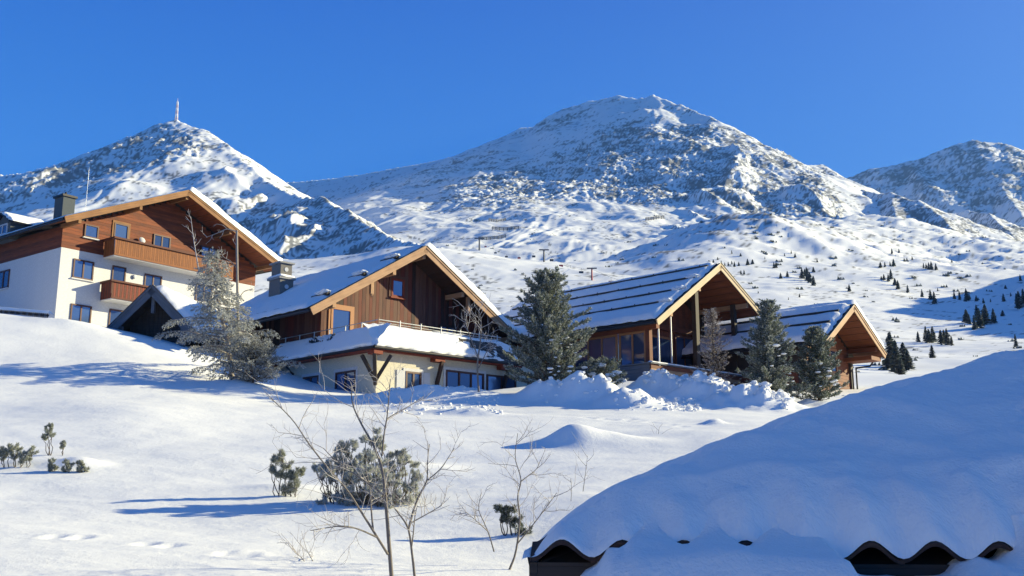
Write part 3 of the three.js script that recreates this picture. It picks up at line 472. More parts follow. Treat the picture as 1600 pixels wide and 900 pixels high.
  // hanging king posts and snow stops with clods
  for (const [x, dy] of [[3.25, 0.42], [10.0, 0.42]]) mesh('hanging_post', mergeGeometries([span(x - 0.09, x + 0.09, yR(x) - 0.75, yR(x) + 0.05, -4.86, -4.68), new THREE.ConeGeometry(0.12, 0.22, 4).rotateY(Math.PI / 4).rotateX(Math.PI).translate(x, yR(x) - 0.86, -4.77)]), M.bargePale, g);
  for (const t of [0.16, 0.47, 0.76]) { const x = -0.55 + 7.15 * t, y = yr - slope * (xr - x) + 0.16; const st = mesh('snow_stop', rod(V(x, y + 0.06, -4.75), V(x, y + 0.06, -6.2), 0.10, 0.08), M.darkWood, g); const c = new THREE.IcosahedronGeometry(0.3, 3), p = c.attributes.position; for (let i = 0; i < p.count; i++) { const k = 1 + 0.22 * sn3(p.getX(i) * 5 + t * 9, p.getY(i) * 5, p.getZ(i) * 5); p.setXYZ(i, p.getX(i) * k * 1.0, p.getY(i) * k * 0.42, p.getZ(i) * k * 1.9); } c.computeVertexNormals(); mesh('snow_clump', c.translate(x + 0.02, y + 0.2, -5.25), M.snowRoof, st); }
  mesh('snow_guard', mergeGeometries([rod(V(-0.1, yr - slope * 6.7 + 0.22, -7), V(-0.1, yr - slope * 6.7 + 0.22, pb), 0.045)]), M.metalDark, g);
  // openings
  windowUnit(g, 'z', pz, 1.62, 2.92, Y + 0.96, Y + 2.86, { panes: 1, sill: false, name: 'terrace_door', frame: M.framePine, trim: M.framePine, fw: 0.12 });
  windowUnit(g, 'z', pz, 5.45, 6.35, Y + 3.9, Y + 4.95, { panes: 1, frame: M.red, sillMat: M.red, trim: M.old[2], fw: 0.12 });
  windowUnit(g, 'z', pz, 8.9, 10.1, Y + 0.96, Y + 2.8, { panes: 2, sill: false, name: 'terrace_door', frame: M.old[1], fw: 0.12 });
  windowUnit(g, 'z', gz, 2.25, 3.2, -0.1 + 1.0, Y - 0.9, { panes: 2, trim: M.white }); 
  for (const s of [[1.72, 2.10], [3.36, 3.74]]) mesh('shutter', span(s[0], s[1], 0.85, Y - 0.88, gz + 0.005, gz + 0.05), M.curtain, g);
  windowUnit(g, 'z', gz, 4.75, 7.3, -0.05, Y - 0.62, { panes: 3, sill: false, name: 'french_window', trim: M.white }); windowUnit(g, 'z', gz, 7.5, 9.6, -0.05, Y - 0.62, { panes: 2, sill: false, name: 'french_window' });
  for (const [v0, v1] of [[2.1, 3.75], [5.2, 6.6]]) windowUnit(g, 'x', gx0, v0, v1, 0.55, Y - 0.85, { panes: 2, trim: M.white });
  // carved brackets under the skirt
  for (const [x, z, two] of [[0.36, -0.36, 1], [4.15, -0.3, 0], [8.6, -0.3, 0]]) {
    const b = mesh('bracket', two ? mergeGeometries([beam(V(0.44, Y - 1.5, -0.44), V(-0.02 + 0.1, Y - 0.3, -1.05), 0.15, 0.16), beam(V(0.44, Y - 1.5, -0.44), V(1.05, Y - 0.3, -0.12), 0.15, 0.16), beam(V(0.44, Y - 1.7, -0.44), V(0.08, Y - 0.3, -0.08), 0.16, 0.17)]) : beam(V(x, Y - 1.45, gz + 0.06), V(x, Y - 0.3, -0.1), 0.15, 0.16), two ? M.darkWood : M.old[1], g);
    mesh('bracket_head', two ? span(-0.0, 0.5, Y - 0.32, Y - 0.14, -0.5, -0.0) : span(x - 0.42, x + 0.2, Y - 0.34, Y - 0.135, gz + 0.05, -0.1), M.red, b);
  }
  // chimney of two stacked blocks with snow on the shoulders
  { const cx = 3.6, cz = -14.2, y0 = yr - slope * 3.0 - 0.5; const c = mesh('chimney', span(cx - 0.45, cx + 0.45, y0, y0 + 1.45, cz - 0.6, cz + 0.6), M.stone, g);
    mesh('chimney_shoulder', span(cx - 0.55, cx + 0.55, y0 + 1.452, y0 + 1.58, cz - 0.7, cz + 0.7), M.concrete, c); mesh('chimney_head', span(cx - 0.38, cx + 0.38, y0 + 1.70, y0 + 2.4, cz - 0.5, cz + 0.5), M.stone, c);
    mesh('shoulder_snow', snowSlab(V(cx - 0.55, y0 + 1.581, cz + 0.7), V(1, 0, 0), 1.1, V(0, 0, -1), 1.4, 0.14, { seed: 1, cell: 0.08, round: 0.12 }), M.snowRoof, c);
    mesh('chimney_cap', span(cx - 0.5, cx + 0.5, y0 + 2.402, y0 + 2.50, cz - 0.62, cz + 0.62), M.concrete, c);
    for (const [yy, k] of [[y0 + 2.05, 0.502], [y0 + 1.0, 0.602]]) { mesh('vent', new THREE.CylinderGeometry(0.13, 0.13, 0.03, 16).rotateX(Math.PI / 2).translate(cx, yy, cz + k + 0.012), M.curtain, c); } }
}
/* ---------- the dark gabled shed beside it ---------- */
{
  const g = thing('timber_shed', 'small dark shed with grey barge boards behind the frosted spruce', 'shed'), Y = 2.2;
  const p = at(238, 447, 49.5); g.position.set(p.x, p.y - 4.25, p.z); g.rotation.y = (90 - 96) * Math.PI / 180;
  // gable looks towards the viewer
  const hw = 2.15, sl = 1.0; const rd = 4.25;
  mesh('wall', mergeGeometries([poly([[-1.6, -1], [1.6, -1], [1.6, rd - 1.6 - 0.25], [0, rd - 0.25], [-1.6, rd - 1.6 - 0.25]], 0.15).translate(0, 0, -1.3), span(-1.6, -1.45, -1, rd - 1.6 - 0.25, -7, -1.31), span(1.45, 1.6, -1, rd - 1.6 - 0.25, -7, -1.31)]), M.darkWood, g);
  { const r = rng(2); for (let i = 0; i < 15; i++) { const x = -1.6 + i * 0.2133, y0 = rd - 0.3 - Math.abs(x), y1 = rd - 0.3 - Math.abs(x + 0.2133); const q = poly([[x + 0.006, -1], [x + 0.207, -1], [x + 0.207, y1], [x + 0.006, y0]], 0.03).translate(0, 0, -1.148); mesh('plank', q, M.darkWood, g); } }
  gableRoof(g, { xl: -hw - 0.35, yl: rd - sl * (hw + 0.35), xr: 0, yr: rd, xR: hw + 0.35, yR: rd - sl * (hw + 0.35), zf: 0, zb: -7.4, barge: M.greyWood, batten: M.greyWood, bargeH: 0.42, over: 1.1, soffit: M.darkWood, purlins: [0.5], purlinMat: M.greyWood, snow: [{ side: 'l', th: 0.12, seed: 31 }, { side: 'r', th: 0.3, seed: 33 }] });
  mesh('hanging_post', mergeGeometries([span(-0.08, 0.08, rd - 1.35, rd - 0.3, -0.35, -0.2)]), M.greyWood, g);
  for (const x of [-1.65, 1.65]) mesh('post', span(x - 0.1, x + 0.1, -1, rd - 2.0, -0.4, -0.2), M.greyWood, g);
}
/* ---------- the glazed chalet with the long roof ---------- */
{
  const g = thing('glazed_chalet', 'chalet with long snowy roof, pale barge boards and recessed glazed porch', 'chalet'), Y = 4.1;   // Y: height of the front left eave
  site(g, 1026, 500, 50, 45, Y);
  const xr = 6.03, yr = Y + 3.9, zb = -15;
  gableRoof(g, { xl: 0, yl: Y, xr, yr, xR: 10.05, yR: Y + 1.68, zf: 0, zb, barge: M.bargeWhite, batten: M.bargeWhite, bargeH: 0.33, over: 3.4, soffit: M.soffit, purlins: [0.12, 0.34, 0.5, 0.85], purlinMat: M.bargePale, th: 0.2,
    snow: [{ side: 'l', th: 0.24, seed: 41, inset: 0.15, v0: 0.12, cell: 0.2, shape: (u, v) => { let k = 1; for (const q of [0.25, 0.47, 0.69, 0.91]) k *= 1 - 0.4 * Math.exp(-(((v - q) / 0.02) ** 2)); return k; } }, { side: 'r', th: 0.34, seed: 43, inset: 0.03 }] });
  const up = V(xr, yr - Y, 0), L = up.length(); up.normalize(); const nn = V(-up.y, up.x, 0);
  for (const q of [0.25, 0.47, 0.69, 0.91]) { const c = up.clone().multiplyScalar(0.12 + (L - 0.12) * q).add(V(0, Y, 0)).addScaledVector(nn, 0.27); const s = mesh('snow_guard', rod(V(c.x, c.y, -0.35), V(c.x, c.y, zb + 0.6), 0.05, 0.05, 10), M.darkWood, g);
    for (let z = -0.9; z > zb + 0.6; z -= 1.6) mesh('guard_hook', span(c.x - 0.02, c.x + 0.02, c.y - 0.2, c.y + 0.1, z - 0.02, z + 0.02), M.metalDark, s);
    if (q < 0.9) { const cl = new THREE.IcosahedronGeometry(0.26, 3), p = cl.attributes.position; for (let i = 0; i < p.count; i++) { const k = 1 + 0.25 * sn3(p.getX(i) * 5 + q * 9, p.getY(i) * 5, p.getZ(i) * 5); p.setXYZ(i, p.getX(i) * k * 1.1, p.getY(i) * k * 0.55, p.getZ(i) * k * 1.7); } cl.computeVertexNormals(); mesh('snow_clump', cl.translate(c.x + 0.1, c.y + 0.05, -0.6), M.snowRoof, s); } }
  // walls: side wall under the left eave (log below, glass at the porch end), back wall of the porch
  const wx = 0.75, wz = -3.4, yT = (x) => x < xr ? Y + (x / xr) * 3.9 - 0.3 : yr - (x - xr) * 0.552 - 0.3;
  mesh('wall', mergeGeometries([span(wx, wx + 0.25, -1.2, Y + 0.12, zb + 0.8, -6.4), span(9.05, 9.3, -1.2, Y + 1.7, zb + 0.8, wz)]), M.darkWood, g);
  mesh('wall', poly([[wx + 0.3, 1.0], [9.04, 1.0], [9.04, yT(9.04)], [xr, yT(xr)], [wx + 0.3, yT(wx + 0.3)]], 0.2).translate(0, 0, wz - 0.75), M.darkWood, g);
  for (let i = 0, y = -1.1; y < Y; y += 0.26, i++) { mesh('log', rod(V(wx - 0.02, y, -6.36), V(wx - 0.02, y, zb + 0.8), 0.135, 0.135, 10), M.log[i % 2], g); }
  mesh('eave_beam', mergeGeometries([span(wx - 0.12, wx + 0.14, Y - 0.28, Y + 0.08, -13.5, -0.5)]), M.log[0], g);
  // soffit boards of the porch back wall (vertical planks in the shade)
  { let i = 0; for (let x = wx + 0.32; x < 9.0; x += 0.32, i++) { const q = poly([[x, 1.02], [x + 0.312, 1.02], [x + 0.312, yT(x + 0.31)], [x, yT(x)]], 0.035).translate(0, 0, wz - 0.545); mesh('plank', q, M.log[i % 2], g); } }
  // glazing of the side and the porch
  windowUnit(g, 'x', wx, 1.25, 3.05, 1.35, Y - 0.3, { panes: 2, frame: M.framePine, fw: 0.12, sill: false, name: 'glazing' }); windowUnit(g, 'x', wx, 3.15, 6.3, 1.35, Y - 0.3, { panes: 3, frame: M.framePine, fw: 0.12, sill: false, name: 'glazing' });
  windowUnit(g, 'z', wz - 0.5, 1.3, 3.6, 1.35, Y + 0.2, { panes: 2, frame: M.framePine, fw: 0.12, sill: false, name: 'glazing' }); windowUnit(g, 'z', wz - 0.5, 4.0, 6.6, 1.35, Y + 0.2, { panes: 2, frame: M.framePine, fw: 0.12, sill: false, name: 'glazing' });
  mesh('post', span(wx - 0.10, wx + 0.16, 1.0, Y - 0.28, -1.25, -0.99), M.log[1], g);
  windowUnit(g, 'z', wz - 0.5, 3.9, 5.9, Y + 0.95, Y + 2.3, { panes: 2, frame: M.log[1], fw: 0.12, sill: false, name: 'glazing' }); windowUnit(g, 'z', wz - 0.5, 6.9, 8.8, 1.35, Y + 0.45, { panes: 2, frame: M.log[1], fw: 0.12, sill: false, name: 'glazing' });
  mesh('post', span(wx - 0.10, wx + 0.16, 0.6, Y - 0.28, -6.45, -6.2), M.darkWood, g);
  for (const [x, z, yb] of [[0.95, -0.62, Y - 2.0], [2.5, -0.95, Y - 1.7]]) mesh('porch_pole', rod(V(x, yb - 0.2, z), V(x, yT(x) + 0.05, z), 0.05, 0.05, 10), M.metalGrey, g);
  mesh('porch_post', span(4.55, 4.85, 0.9, yT(4.6), -1.0, -0.72), M.darkWood, g); mesh('porch_post', span(8.6, 8.85, 0.9, yT(8.8), -1.1, -0.84), M.darkWood, g);
  mesh('beam', span(1.0, 9.2, Y + 0.55, Y + 0.85, wz - 0.48, wz - 0.2), M.log[1], g);
  // terrace: board clad base with a snowy parapet
  const ty = Y - 2.15; 
  mesh('terrace', mergeGeometries([span(0.4, 9.6, -1.2, ty - 1.0, -6.6, -0.7)]), M.concrete, g);
  for (let i = 0; i < 9; i++) mesh('clad_board', mergeGeometries([span(0.26, 9.7, ty - 1.98 + i * 0.22, ty - 1.77 + i * 0.22, -0.70, -0.62)]), i % 2 ? M.bargePale : M.log[1], g);
  for (let i = 0; i < 9; i++) mesh('clad_board', mergeGeometries([span(0.20, 0.28, ty - 1.98 + i * 0.22, ty - 1.77 + i * 0.22, -6.5, -0.71)]), M.greyWood, g);
  mesh('parapet_cap', mergeGeometries([span(0.12, 9.8, ty + 0.005, ty + 0.07, -0.80, -0.52), span(0.12, 0.38, ty + 0.005, ty + 0.07, -6.5, -0.801)]), M.greyWood, g);
  mesh('parapet_snow', snowSlab(V(0.14, ty + 0.071, -0.54), V(1, 0, 0), 9.6, V(0, 0, -1), 0.24, 0.08, { seed: 6, cell: 0.08, round: 0.09 }), M.snowRoof, g);
  mesh('terrace_snow', snowSlab(V(3.5, ty - 0.999, -0.85), V(1, 0, 0), 5.4, V(0, 0, -1), 2.4, 0.55, { seed: 61, round: 0.5 }), M.snowRoof, g);
  { const u = mesh('planter', new THREE.CylinderGeometry(0.16, 0.13, 0.62, 14).translate(0.1, ty - 0.1 + 0.3, -6.9), M.bargePale, g); mesh('planter_snow', new THREE.SphereGeometry(0.16, 14, 8, 0, 6.3, 0, 1.57).scale(1, 0.6, 1).translate(0.1, ty + 0.512, -6.9), M.snowRoof, u); }
  // chimney far back on the left slope
  { const c = mesh('chimney', span(1.5, 2.3, Y + 0.6, Y + 2.0, -13.9, -13.1), M.slate, g); mesh('chimney_cap', span(1.4, 2.4, Y + 2.002, Y + 2.09, -14, -13), M.metalDark, c); mesh('cap_snow', snowSlab(V(1.4, Y + 2.091, -13), V(1, 0, 0), 1, V(0, 0, -1), 1, 0.12, { cell: 0.08, seed: 2 }), M.snowRoof, c); }
}
/* ---------- the small log chalet on the right ---------- */
{
  const g = thing('log_chalet', 'small orange log chalet with steep gable between conifers and snowy valley', 'chalet'), Y = 3.0;
  site(g, 1290, 532, 52, 43, Y);
  const xr = 3.72, yr = Y + 2.4, zb = -11.5, xR = 7.6;
  gableRoof(g, { xl: 0, yl: Y, xr, yr, xR, yR: Y + 0.05, zf: 0, zb, barge: M.bargePale, batten: M.bargePale, bargeH: 0.34, over: 1.7, soffit: M.soffit, purlins: [0.1, 0.5, 0.88], purlinMat: M.soffit,
    snow: [{ side: 'l', th: 0.26, seed: 51, inset: 0.12, shape: (u, v) => { let k = 1; for (const q of [0.42, 0.74]) k *= 1 - 0.6 * Math.exp(-(((v - q) / 0.03) ** 2)); return k; } }, { side: 'r', th: 0.55, seed: 53, inset: -0.04, round: 0.2, cell: 0.15 }] });
  const up = V(xr, yr - Y, 0), L = up.length(); up.normalize(); const nn = V(-up.y, up.x, 0);
  for (const q of [0.42, 0.74]) { const c = up.clone().multiplyScalar(0.05 + (L - 0.05) * q).add(V(0, Y, 0)).addScaledVector(nn, 0.28); mesh('snow_guard', rod(V(c.x, c.y, -0.35), V(c.x, c.y, zb + 3), 0.06), M.darkWood, g); }
  const wx0 = 0.95, wx1 = 6.55, wz = -1.75, yT = (x) => Math.min(Y + x * 0.645, yr - (x - xr) * 0.606) - 0.3;
  mesh('wall', poly([[wx0 + 0.1, -1.2], [wx1 - 0.1, -1.2], [wx1 - 0.1, yT(wx1)], [xr, yT(xr)], [wx0 + 0.1, yT(wx0)]], 0.2).translate(0, 0, wz - 0.3), M.soffit, g);
  mesh('wall', mergeGeometries([span(wx0 + 0.05, wx0 + 0.25, -1.2, yT(wx0), zb + 0.6, wz - 0.31), span(wx1 - 0.25, wx1 - 0.05, -1.2, yT(wx1), zb + 0.6, wz - 0.31)]), M.darkWood, g);
  for (let i = 0, y = -1.1; y < Y - 1.15; y += 0.19, i++) { mesh('log', span(wx0 - 0.06, wx1 + 0.06, y, y + 0.18, wz - 0.1, wz + 0.02 + 0.012 * (i % 2)), M.log[i % 2], g); mesh('log', span(wx0 - 0.04, wx0 + 0.05, y, y + 0.18, zb + 0.6, wz - 0.105), M.log[(i + 1) % 2], g); }
  for (let i = 0, y = Y - 1.1; y < yr - 0.6; y += 0.2, i++) { const x0 = Math.max(wx0, (y + 0.5 - Y) / 0.645), x1 = Math.min(wx1, xr + (yr - y - 0.5) / 0.606); if (x1 - x0 > 0.3) mesh('board', span(x0, x1, y, y + 0.192, wz - 0.1, wz - 0.02), M.soffit, g); }
  windowUnit(g, 'z', wz, 2.5, 4.9, Y - 1.25, Y + 0.2, { panes: 3, frame: M.framePine, fw: 0.14, sillMat: M.bargePale }); 
  { const t = windowUnit(g, 'z', wz, 2.6, 4.8, Y + 0.24, Y + 0.95, { panes: 2, frame: M.framePine, fw: 0.12, sill: false, name: 'upper_window' }); }
  mesh('post', span(wx1 - 0.05, wx1 + 0.25, -1.2, Y - 0.45, wz - 0.35, wz + 0.12), M.darkWood, g); mesh('post', span(wx0 - 0.2, wx0 + 0.08, -1.2, yT(wx0), wz - 0.3, wz + 0.1), M.darkWood, g);
  mesh('eave_box', span(wx1 - 0.6, xR - 0.35, Y - 0.42, Y - 0.2, -1.9, -0.12), M.soffit, g);
  mesh('downpipe', mergeGeometries([rod(V(xR + 0.02, Y - 0.15, -0.6), V(xR - 0.1, Y - 0.6, -0.9), 0.05), rod(V(xR - 0.1, Y - 0.6, -0.9), V(wx1 + 0.35, Y - 0.72, -1.5), 0.05), rod(V(wx1 + 0.35, Y - 0.7, -1.5), V(wx1 + 0.35, -1, -1.5), 0.05)]), M.metalDark, g);
  { const c = mesh('chimney', span(2.0, 2.8, yr - 1.6, yr + 0.35, -9.9, -9.1), M.log[0], g); mesh('chimney_cap', span(1.85, 2.95, yr + 0.352, yr + 0.45, -10.05, -8.95), M.darkWood, c); }
}

/* ---------- plants ---------- */
class Tris {
  constructor() { this.p = []; this.c = []; }
  tri(a, b, c, ca, cb = ca, cc = ca) { this.p.push(a.x, a.y, a.z, b.x, b.y, b.z, c.x, c.y, c.z); this.c.push(...ca, ...cb, ...cc); }
  geo() { const g = new THREE.BufferGeometry(); g.setAttribute('position', new THREE.Float32BufferAttribute(this.p, 3)); g.setAttribute('color', new THREE.Float32BufferAttribute(this.c, 3)); g.computeVertexNormals(); return g; }
}
M.leaf = new THREE.MeshPhysicalMaterial({ color: 0xffffff, vertexColors: true, roughness: 0.95, transmission: 0.35, thickness: 0 });
M.bark = new THREE.MeshStandardMaterial({ color: rgb(0.10, 0.075, 0.06), roughness: 0.95 });
M.barkGrey = new THREE.MeshStandardMaterial({ color: rgb(0.30, 0.26, 0.23), roughness: 0.95 });
M.barkYoung = new THREE.MeshStandardMaterial({ color: rgb(0.17, 0.15, 0.135), roughness: 0.9 });
M.twigFrost = new THREE.MeshStandardMaterial({ color: rgb(0.42, 0.39, 0.38), roughness: 0.95 });
const mixc = (a, b, t) => [0, 1, 2].map((k) => a[k] + (b[k] - a[k]) * t);
const FROST = [0.74, 0.75, 0.76];
function perp(d) { const u = Math.abs(d.y) < 0.9 ? V(0, 1, 0) : V(1, 0, 0); const a = d.clone().cross(u).normalize(); return [a, a.clone().cross(d).normalize()]; }
/** one bottle brush of needles round the axis from `b` along `d` */
function brush(T, b, d, len, rad, n, o, r) {
  const [s, t] = perp(d);
  for (let i = 0; i < n; i++) {
    const k = Math.pow(r(), 0.8), a = r() * 6.283, rv = s.clone().multiplyScalar(Math.cos(a)).addScaledVector(t, Math.sin(a));
    const root = b.clone().addScaledVector(d, len * k), dir = d.clone().multiplyScalar(0.35 + 0.9 * k * (0.5 + r() * 0.5)).addScaledVector(rv, 1 - 0.45 * k).normalize(), L = rad * (0.7 + r() * 0.5);
    const w = dir.clone().cross(V(r() - 0.5, r() - 0.5, r() - 0.5)).normalize().multiplyScalar(o.w * (0.7 + 0.6 * r()));
    const tip = root.clone().addScaledVector(dir, L), mid = root.clone().addScaledVector(dir, L * 0.45);
    const g = mixc(o.g0, o.g1, r()), f = r() < o.frost ? 0.45 + 0.5 * r() : 0.08 * r(), gt = mixc(g, FROST, f), gm = mixc(g, FROST, f * 0.45);
    T.tri(root, mid.clone().add(w), tip, g, gm, gt); T.tri(root, tip, mid.clone().sub(w), g, gt, gm);
  }
}
/** tapered tube along points */
function limb(pts, r0, r1, seg = 6) {
  const P = [], idx = [], uv = []; let prev = null;
  for (let i = 0; i < pts.length; i++) {
    const d = (i < pts.length - 1 ? pts[i + 1].clone().sub(pts[i]) : pts[i].clone().sub(pts[i - 1])).normalize();
    let s = prev ? prev.clone().addScaledVector(d, -prev.dot(d)).normalize() : perp(d)[0]; prev = s; const t = d.clone().cross(s), rad = r0 + (r1 - r0) * i / (pts.length - 1);
    for (let k = 0; k < seg; k++) { const a = k / seg * 6.2832, v = pts[i].clone().addScaledVector(s, Math.cos(a) * rad).addScaledVector(t, Math.sin(a) * rad); P.push(v.x, v.y, v.z); uv.push(k / seg, i * 0.2); }
    if (i) for (let k = 0; k < seg; k++) { const a = (i - 1) * seg + k, b = (i - 1) * seg + (k + 1) % seg, c = a + seg, e = b + seg; idx.push(a, b, e, a, e, c); }
  }
  const n = pts.length; P.push(pts[n - 1].x, pts[n - 1].y, pts[n - 1].z); uv.push(0, 0); for (let k = 0; k < seg; k++) idx.push((n - 1) * seg + k, (n - 1) * seg + (k + 1) % seg, n * seg);
  const g = new THREE.BufferGeometry(); g.setAttribute('position', new THREE.Float32BufferAttribute(P, 3)); g.setAttribute('uv', new THREE.Float32BufferAttribute(uv, 2)); g.setIndex(idx); g.computeVertexNormals(); return g;
}
const curve = (a, b, sag, r, n = 5, wob = 0.04) => { const L = a.distanceTo(b), o = []; for (let i = 0; i <= n; i++) { const t = i / n, p = a.clone().lerp(b, t); p.y += sag * L * 4 * t * (1 - t); if (i && i < n) p.add(V(r() - 0.5, r() - 0.5, r() - 0.5).multiplyScalar(wob * L)); o.push(p); } return o; };
/** conifer: trunk, limbs, crown of needle brushes. o.R(t) gives the crown radius at height fraction t */
function conifer(name, label, category, o) {
  const g = thing(name, label, category, o.group), r = rng(o.seed), T = new Tris(), H = o.h, lim = [];
  g.position.copy(o.base);
  const top = V(o.lean?.[0] || 0, H, o.lean?.[1] || 0), axis = (t) => top.clone().multiplyScalar(t).add(V(0.05 * H * 0.3 * sn(t * 2.3, o.seed), 0, 0));
  const tp = []; for (let i = 0; i <= 10; i++) tp.push(axis(i / 10)); tp[0].y -= 0.3;
  mesh('trunk', limb(tp, o.trunk || 0.11, 0.015, 8), o.bark || M.bark, g);
  for (let i = 0; i < o.branches; i++) {
    const t = o.t0 + (0.985 - o.t0) * Math.pow((i + r() * 0.8) / o.branches, o.pack || 0.9), a = i * 2.399 + r() * 0.9, R = o.R(t, a) * (0.52 + 0.72 * r());
    if (R < 0.03) continue;
    const b = axis(t), dir = V(Math.cos(a), 0, Math.sin(a)), e = b.clone().addScaledVector(dir, R); e.y += R * (o.rise ?? 0.15) * (0.6 + 0.8 * r()) + (o.tip || 0) * R;
    const pts = curve(b, e, o.sag ?? -0.06, r, 5, 0.05); lim.push(limb(pts, 0.010 + 0.014 * R, 0.005, 4));
    const nb = Math.max(2, Math.round(R / o.gap));
    for (let k = 0; k < nb; k++) {
      const q = (k + 0.4 + r() * 0.6) / nb; if (q < o.bare) continue;
      const s = Math.min(4.999, q * 5), i0 = Math.floor(s), p = pts[i0].clone().lerp(pts[i0 + 1], s - i0), fw = pts[i0 + 1].clone().sub(pts[i0]).normalize();
      for (const side of [-1, 1]) {
        if (r() < 0.12) continue;
        const out = fw.clone().multiplyScalar(0.5 + q * 0.6).add(V(-fw.z, 0, fw.x).multiplyScalar(side * (0.9 - 0.5 * q))).add(V(0, o.up * (0.4 + r()), 0)).normalize();
        const L = o.spray * (0.7 + 0.6 * r()) * (1 - 0.25 * q) * clamp(R / 0.5, 0.5, 1);
        const st = p.clone(), en = p.clone().addScaledVector(out, L); if (o.droop) en.y -= o.droop * L;
        const dd = en.clone().sub(st).normalize();
        brush(T, st, dd, L, o.needle, o.n, o, r);
      }
    }
    brush(T, pts[4], pts[5].clone().sub(pts[4]).normalize(), o.spray * 0.9, o.needle, o.n, o, r);
  }
  brush(T, axis(0.93), V(0, 1, 0), H * 0.08, o.needle, o.n * 2, o, r);
  mesh('branches', mergeGeometries(lim), o.bark || M.bark, g).userData.kind = 'stuff';
  mesh('crown', T.geo(), M.leaf, g);
  if (o.snowPads) for (let i = 0; i < o.snowPads.length; i++) { const [x, y, z, s] = o.snowPads[i], c = new THREE.IcosahedronGeometry(s, 2), p = c.attributes.position; for (let k = 0; k < p.count; k++) { const w = 1 + 0.25 * sn3(p.getX(k) * 6 + i, p.getY(k) * 6, p.getZ(k) * 6); p.setXYZ(k, p.getX(k) * w * 1.3, p.getY(k) * w * 0.5, p.getZ(k) * w * 1.2); } c.computeVertexNormals(); mesh('snow_pad', c.translate(x, y, z), M.snow, g); }
  return g;
}
/** snow caught on the boughs: pads placed on one side of a crown */
function pads(n, seed, R, h0, h1, side) { const r = rng(seed), o = []; for (let i = 0; i < n; i++) { const y = h0 + (h1 - h0) * r(), a = side + (r() - 0.5) * 2.2, q = R * (1 - y / (h1 * 1.7)) * (0.75 + 0.3 * r()); o.push([Math.cos(a) * q, y, Math.sin(a) * q, 0.05 + 0.09 * r() * r()]); } return o; }
const ground = (px, py, d0 = 11, d1 = 70) => march(nearH, px, py, d0, d1);
const groundAt = (px, d) => { const x = (px - 800) / F * d * 0.995; return V(x, nearH(x, -d), -d); };
const PINE = { g0: [0.035, 0.060, 0.035], g1: [0.085, 0.115, 0.060] };
// frosted spruce in front of the shed
conifer('frosted_spruce', 'large frost covered spruce with drooping sparse boughs before the dark shed', 'tree', { seed: 101, base: groundAt(362, 41), h: 5.6, lean: [-1.3, 0.2], trunk: 0.12, branches: 112, t0: 0.02, pack: 0.72, R: (t, a) => (0.3 + 3.2 * Math.pow(1 - t, 0.75)) * (0.7 + 0.62 * sn(a * 1.1 + 2, t * 9)) * (t > 0.55 ? 0.62 : 1), rise: 0.02, sag: 0.05, gap: 0.13, bare: 0.12, spray: 0.44, droop: 0.8, up: 0.0, needle: 0.095, n: 20, w: 0.017, frost: 0.72, g0: [0.15, 0.16, 0.14], g1: [0.33, 0.335, 0.30], bark: M.barkGrey });
conifer('frosted_spruce', 'low frost grey spruce bush at the foot of the large frosted spruce', 'bush', { seed: 102, base: groundAt(392, 40), h: 1.7, trunk: 0.05, branches: 95, t0: 0.02, R: (t) => 1.35 * Math.pow(1 - t * 0.85, 0.6), rise: 0.3, gap: 0.16, bare: 0.1, spray: 0.34, droop: 0.25, up: 0.1, needle: 0.09, n: 16, w: 0.013, frost: 0.6, g0: [0.08, 0.09, 0.075], g1: [0.20, 0.205, 0.17] });
// Swiss stone pine between the two chalets
conifer('stone_pine', 'broad green stone pine dusted with frost between the two larger chalets', 'tree', { seed: 103, base: groundAt(858, 43.5), h: 5.4, trunk: 0.13, branches: 190, t0: 0.02, pack: 0.85, R: (t, a) => (0.2 + 2.2 * Math.pow(1 - t, 0.6)) * (0.85 + 0.25 * sn(a, t * 6)), rise: 0.28, tip: 0.1, sag: -0.05, gap: 0.15, bare: 0.12, spray: 0.28, up: 0.6, needle: 0.13, n: 24, w: 0.018, frost: 0.48, g0: [0.06, 0.085, 0.055], g1: [0.15, 0.175, 0.11], snowPads: pads(34, 5, 2.1, 0.3, 2.6, 0.7) });
conifer('stone_pine', 'low snow laden pine beside the porch corner of the glazed chalet', 'bush', { seed: 104, base: groundAt(946, 44.5), h: 1.35, trunk: 0.05, branches: 60, t0: 0.05, R: (t) => 1.0 * Math.pow(1 - t * 0.8, 0.6), rise: 0.3, gap: 0.2, bare: 0.15, spray: 0.25, up: 0.4, needle: 0.11, n: 18, w: 0.013, frost: 0.4, ...PINE, snowPads: [[0.5, 0.75, 0.4, 0.2], [-0.2, 1.1, 0.3, 0.2], [0.75, 0.45, 0.1, 0.17], [-0.6, 0.7, 0.4, 0.16], [0.15, 0.6, 0.75, 0.18]] });
conifer('stone_pine', 'slim tall conifer, left one of the pair before the log chalet', 'tree', { seed: 105, base: groundAt(1207, 44.5), h: 4.7, trunk: 0.1, branches: 155, t0: 0.02, R: (t, a) => (0.12 + 1.5 * Math.pow(1 - t, 0.75)) * (0.85 + 0.2 * sn(a, t * 6)), rise: 0.3, sag: -0.05, gap: 0.14, bare: 0.1, spray: 0.26, up: 0.55, needle: 0.12, n: 22, w: 0.017, frost: 0.46, g0: [0.05, 0.08, 0.058], g1: [0.13, 0.155, 0.105], snowPads: pads(14, 6, 1.45, 0.3, 2.6, 0.9) });
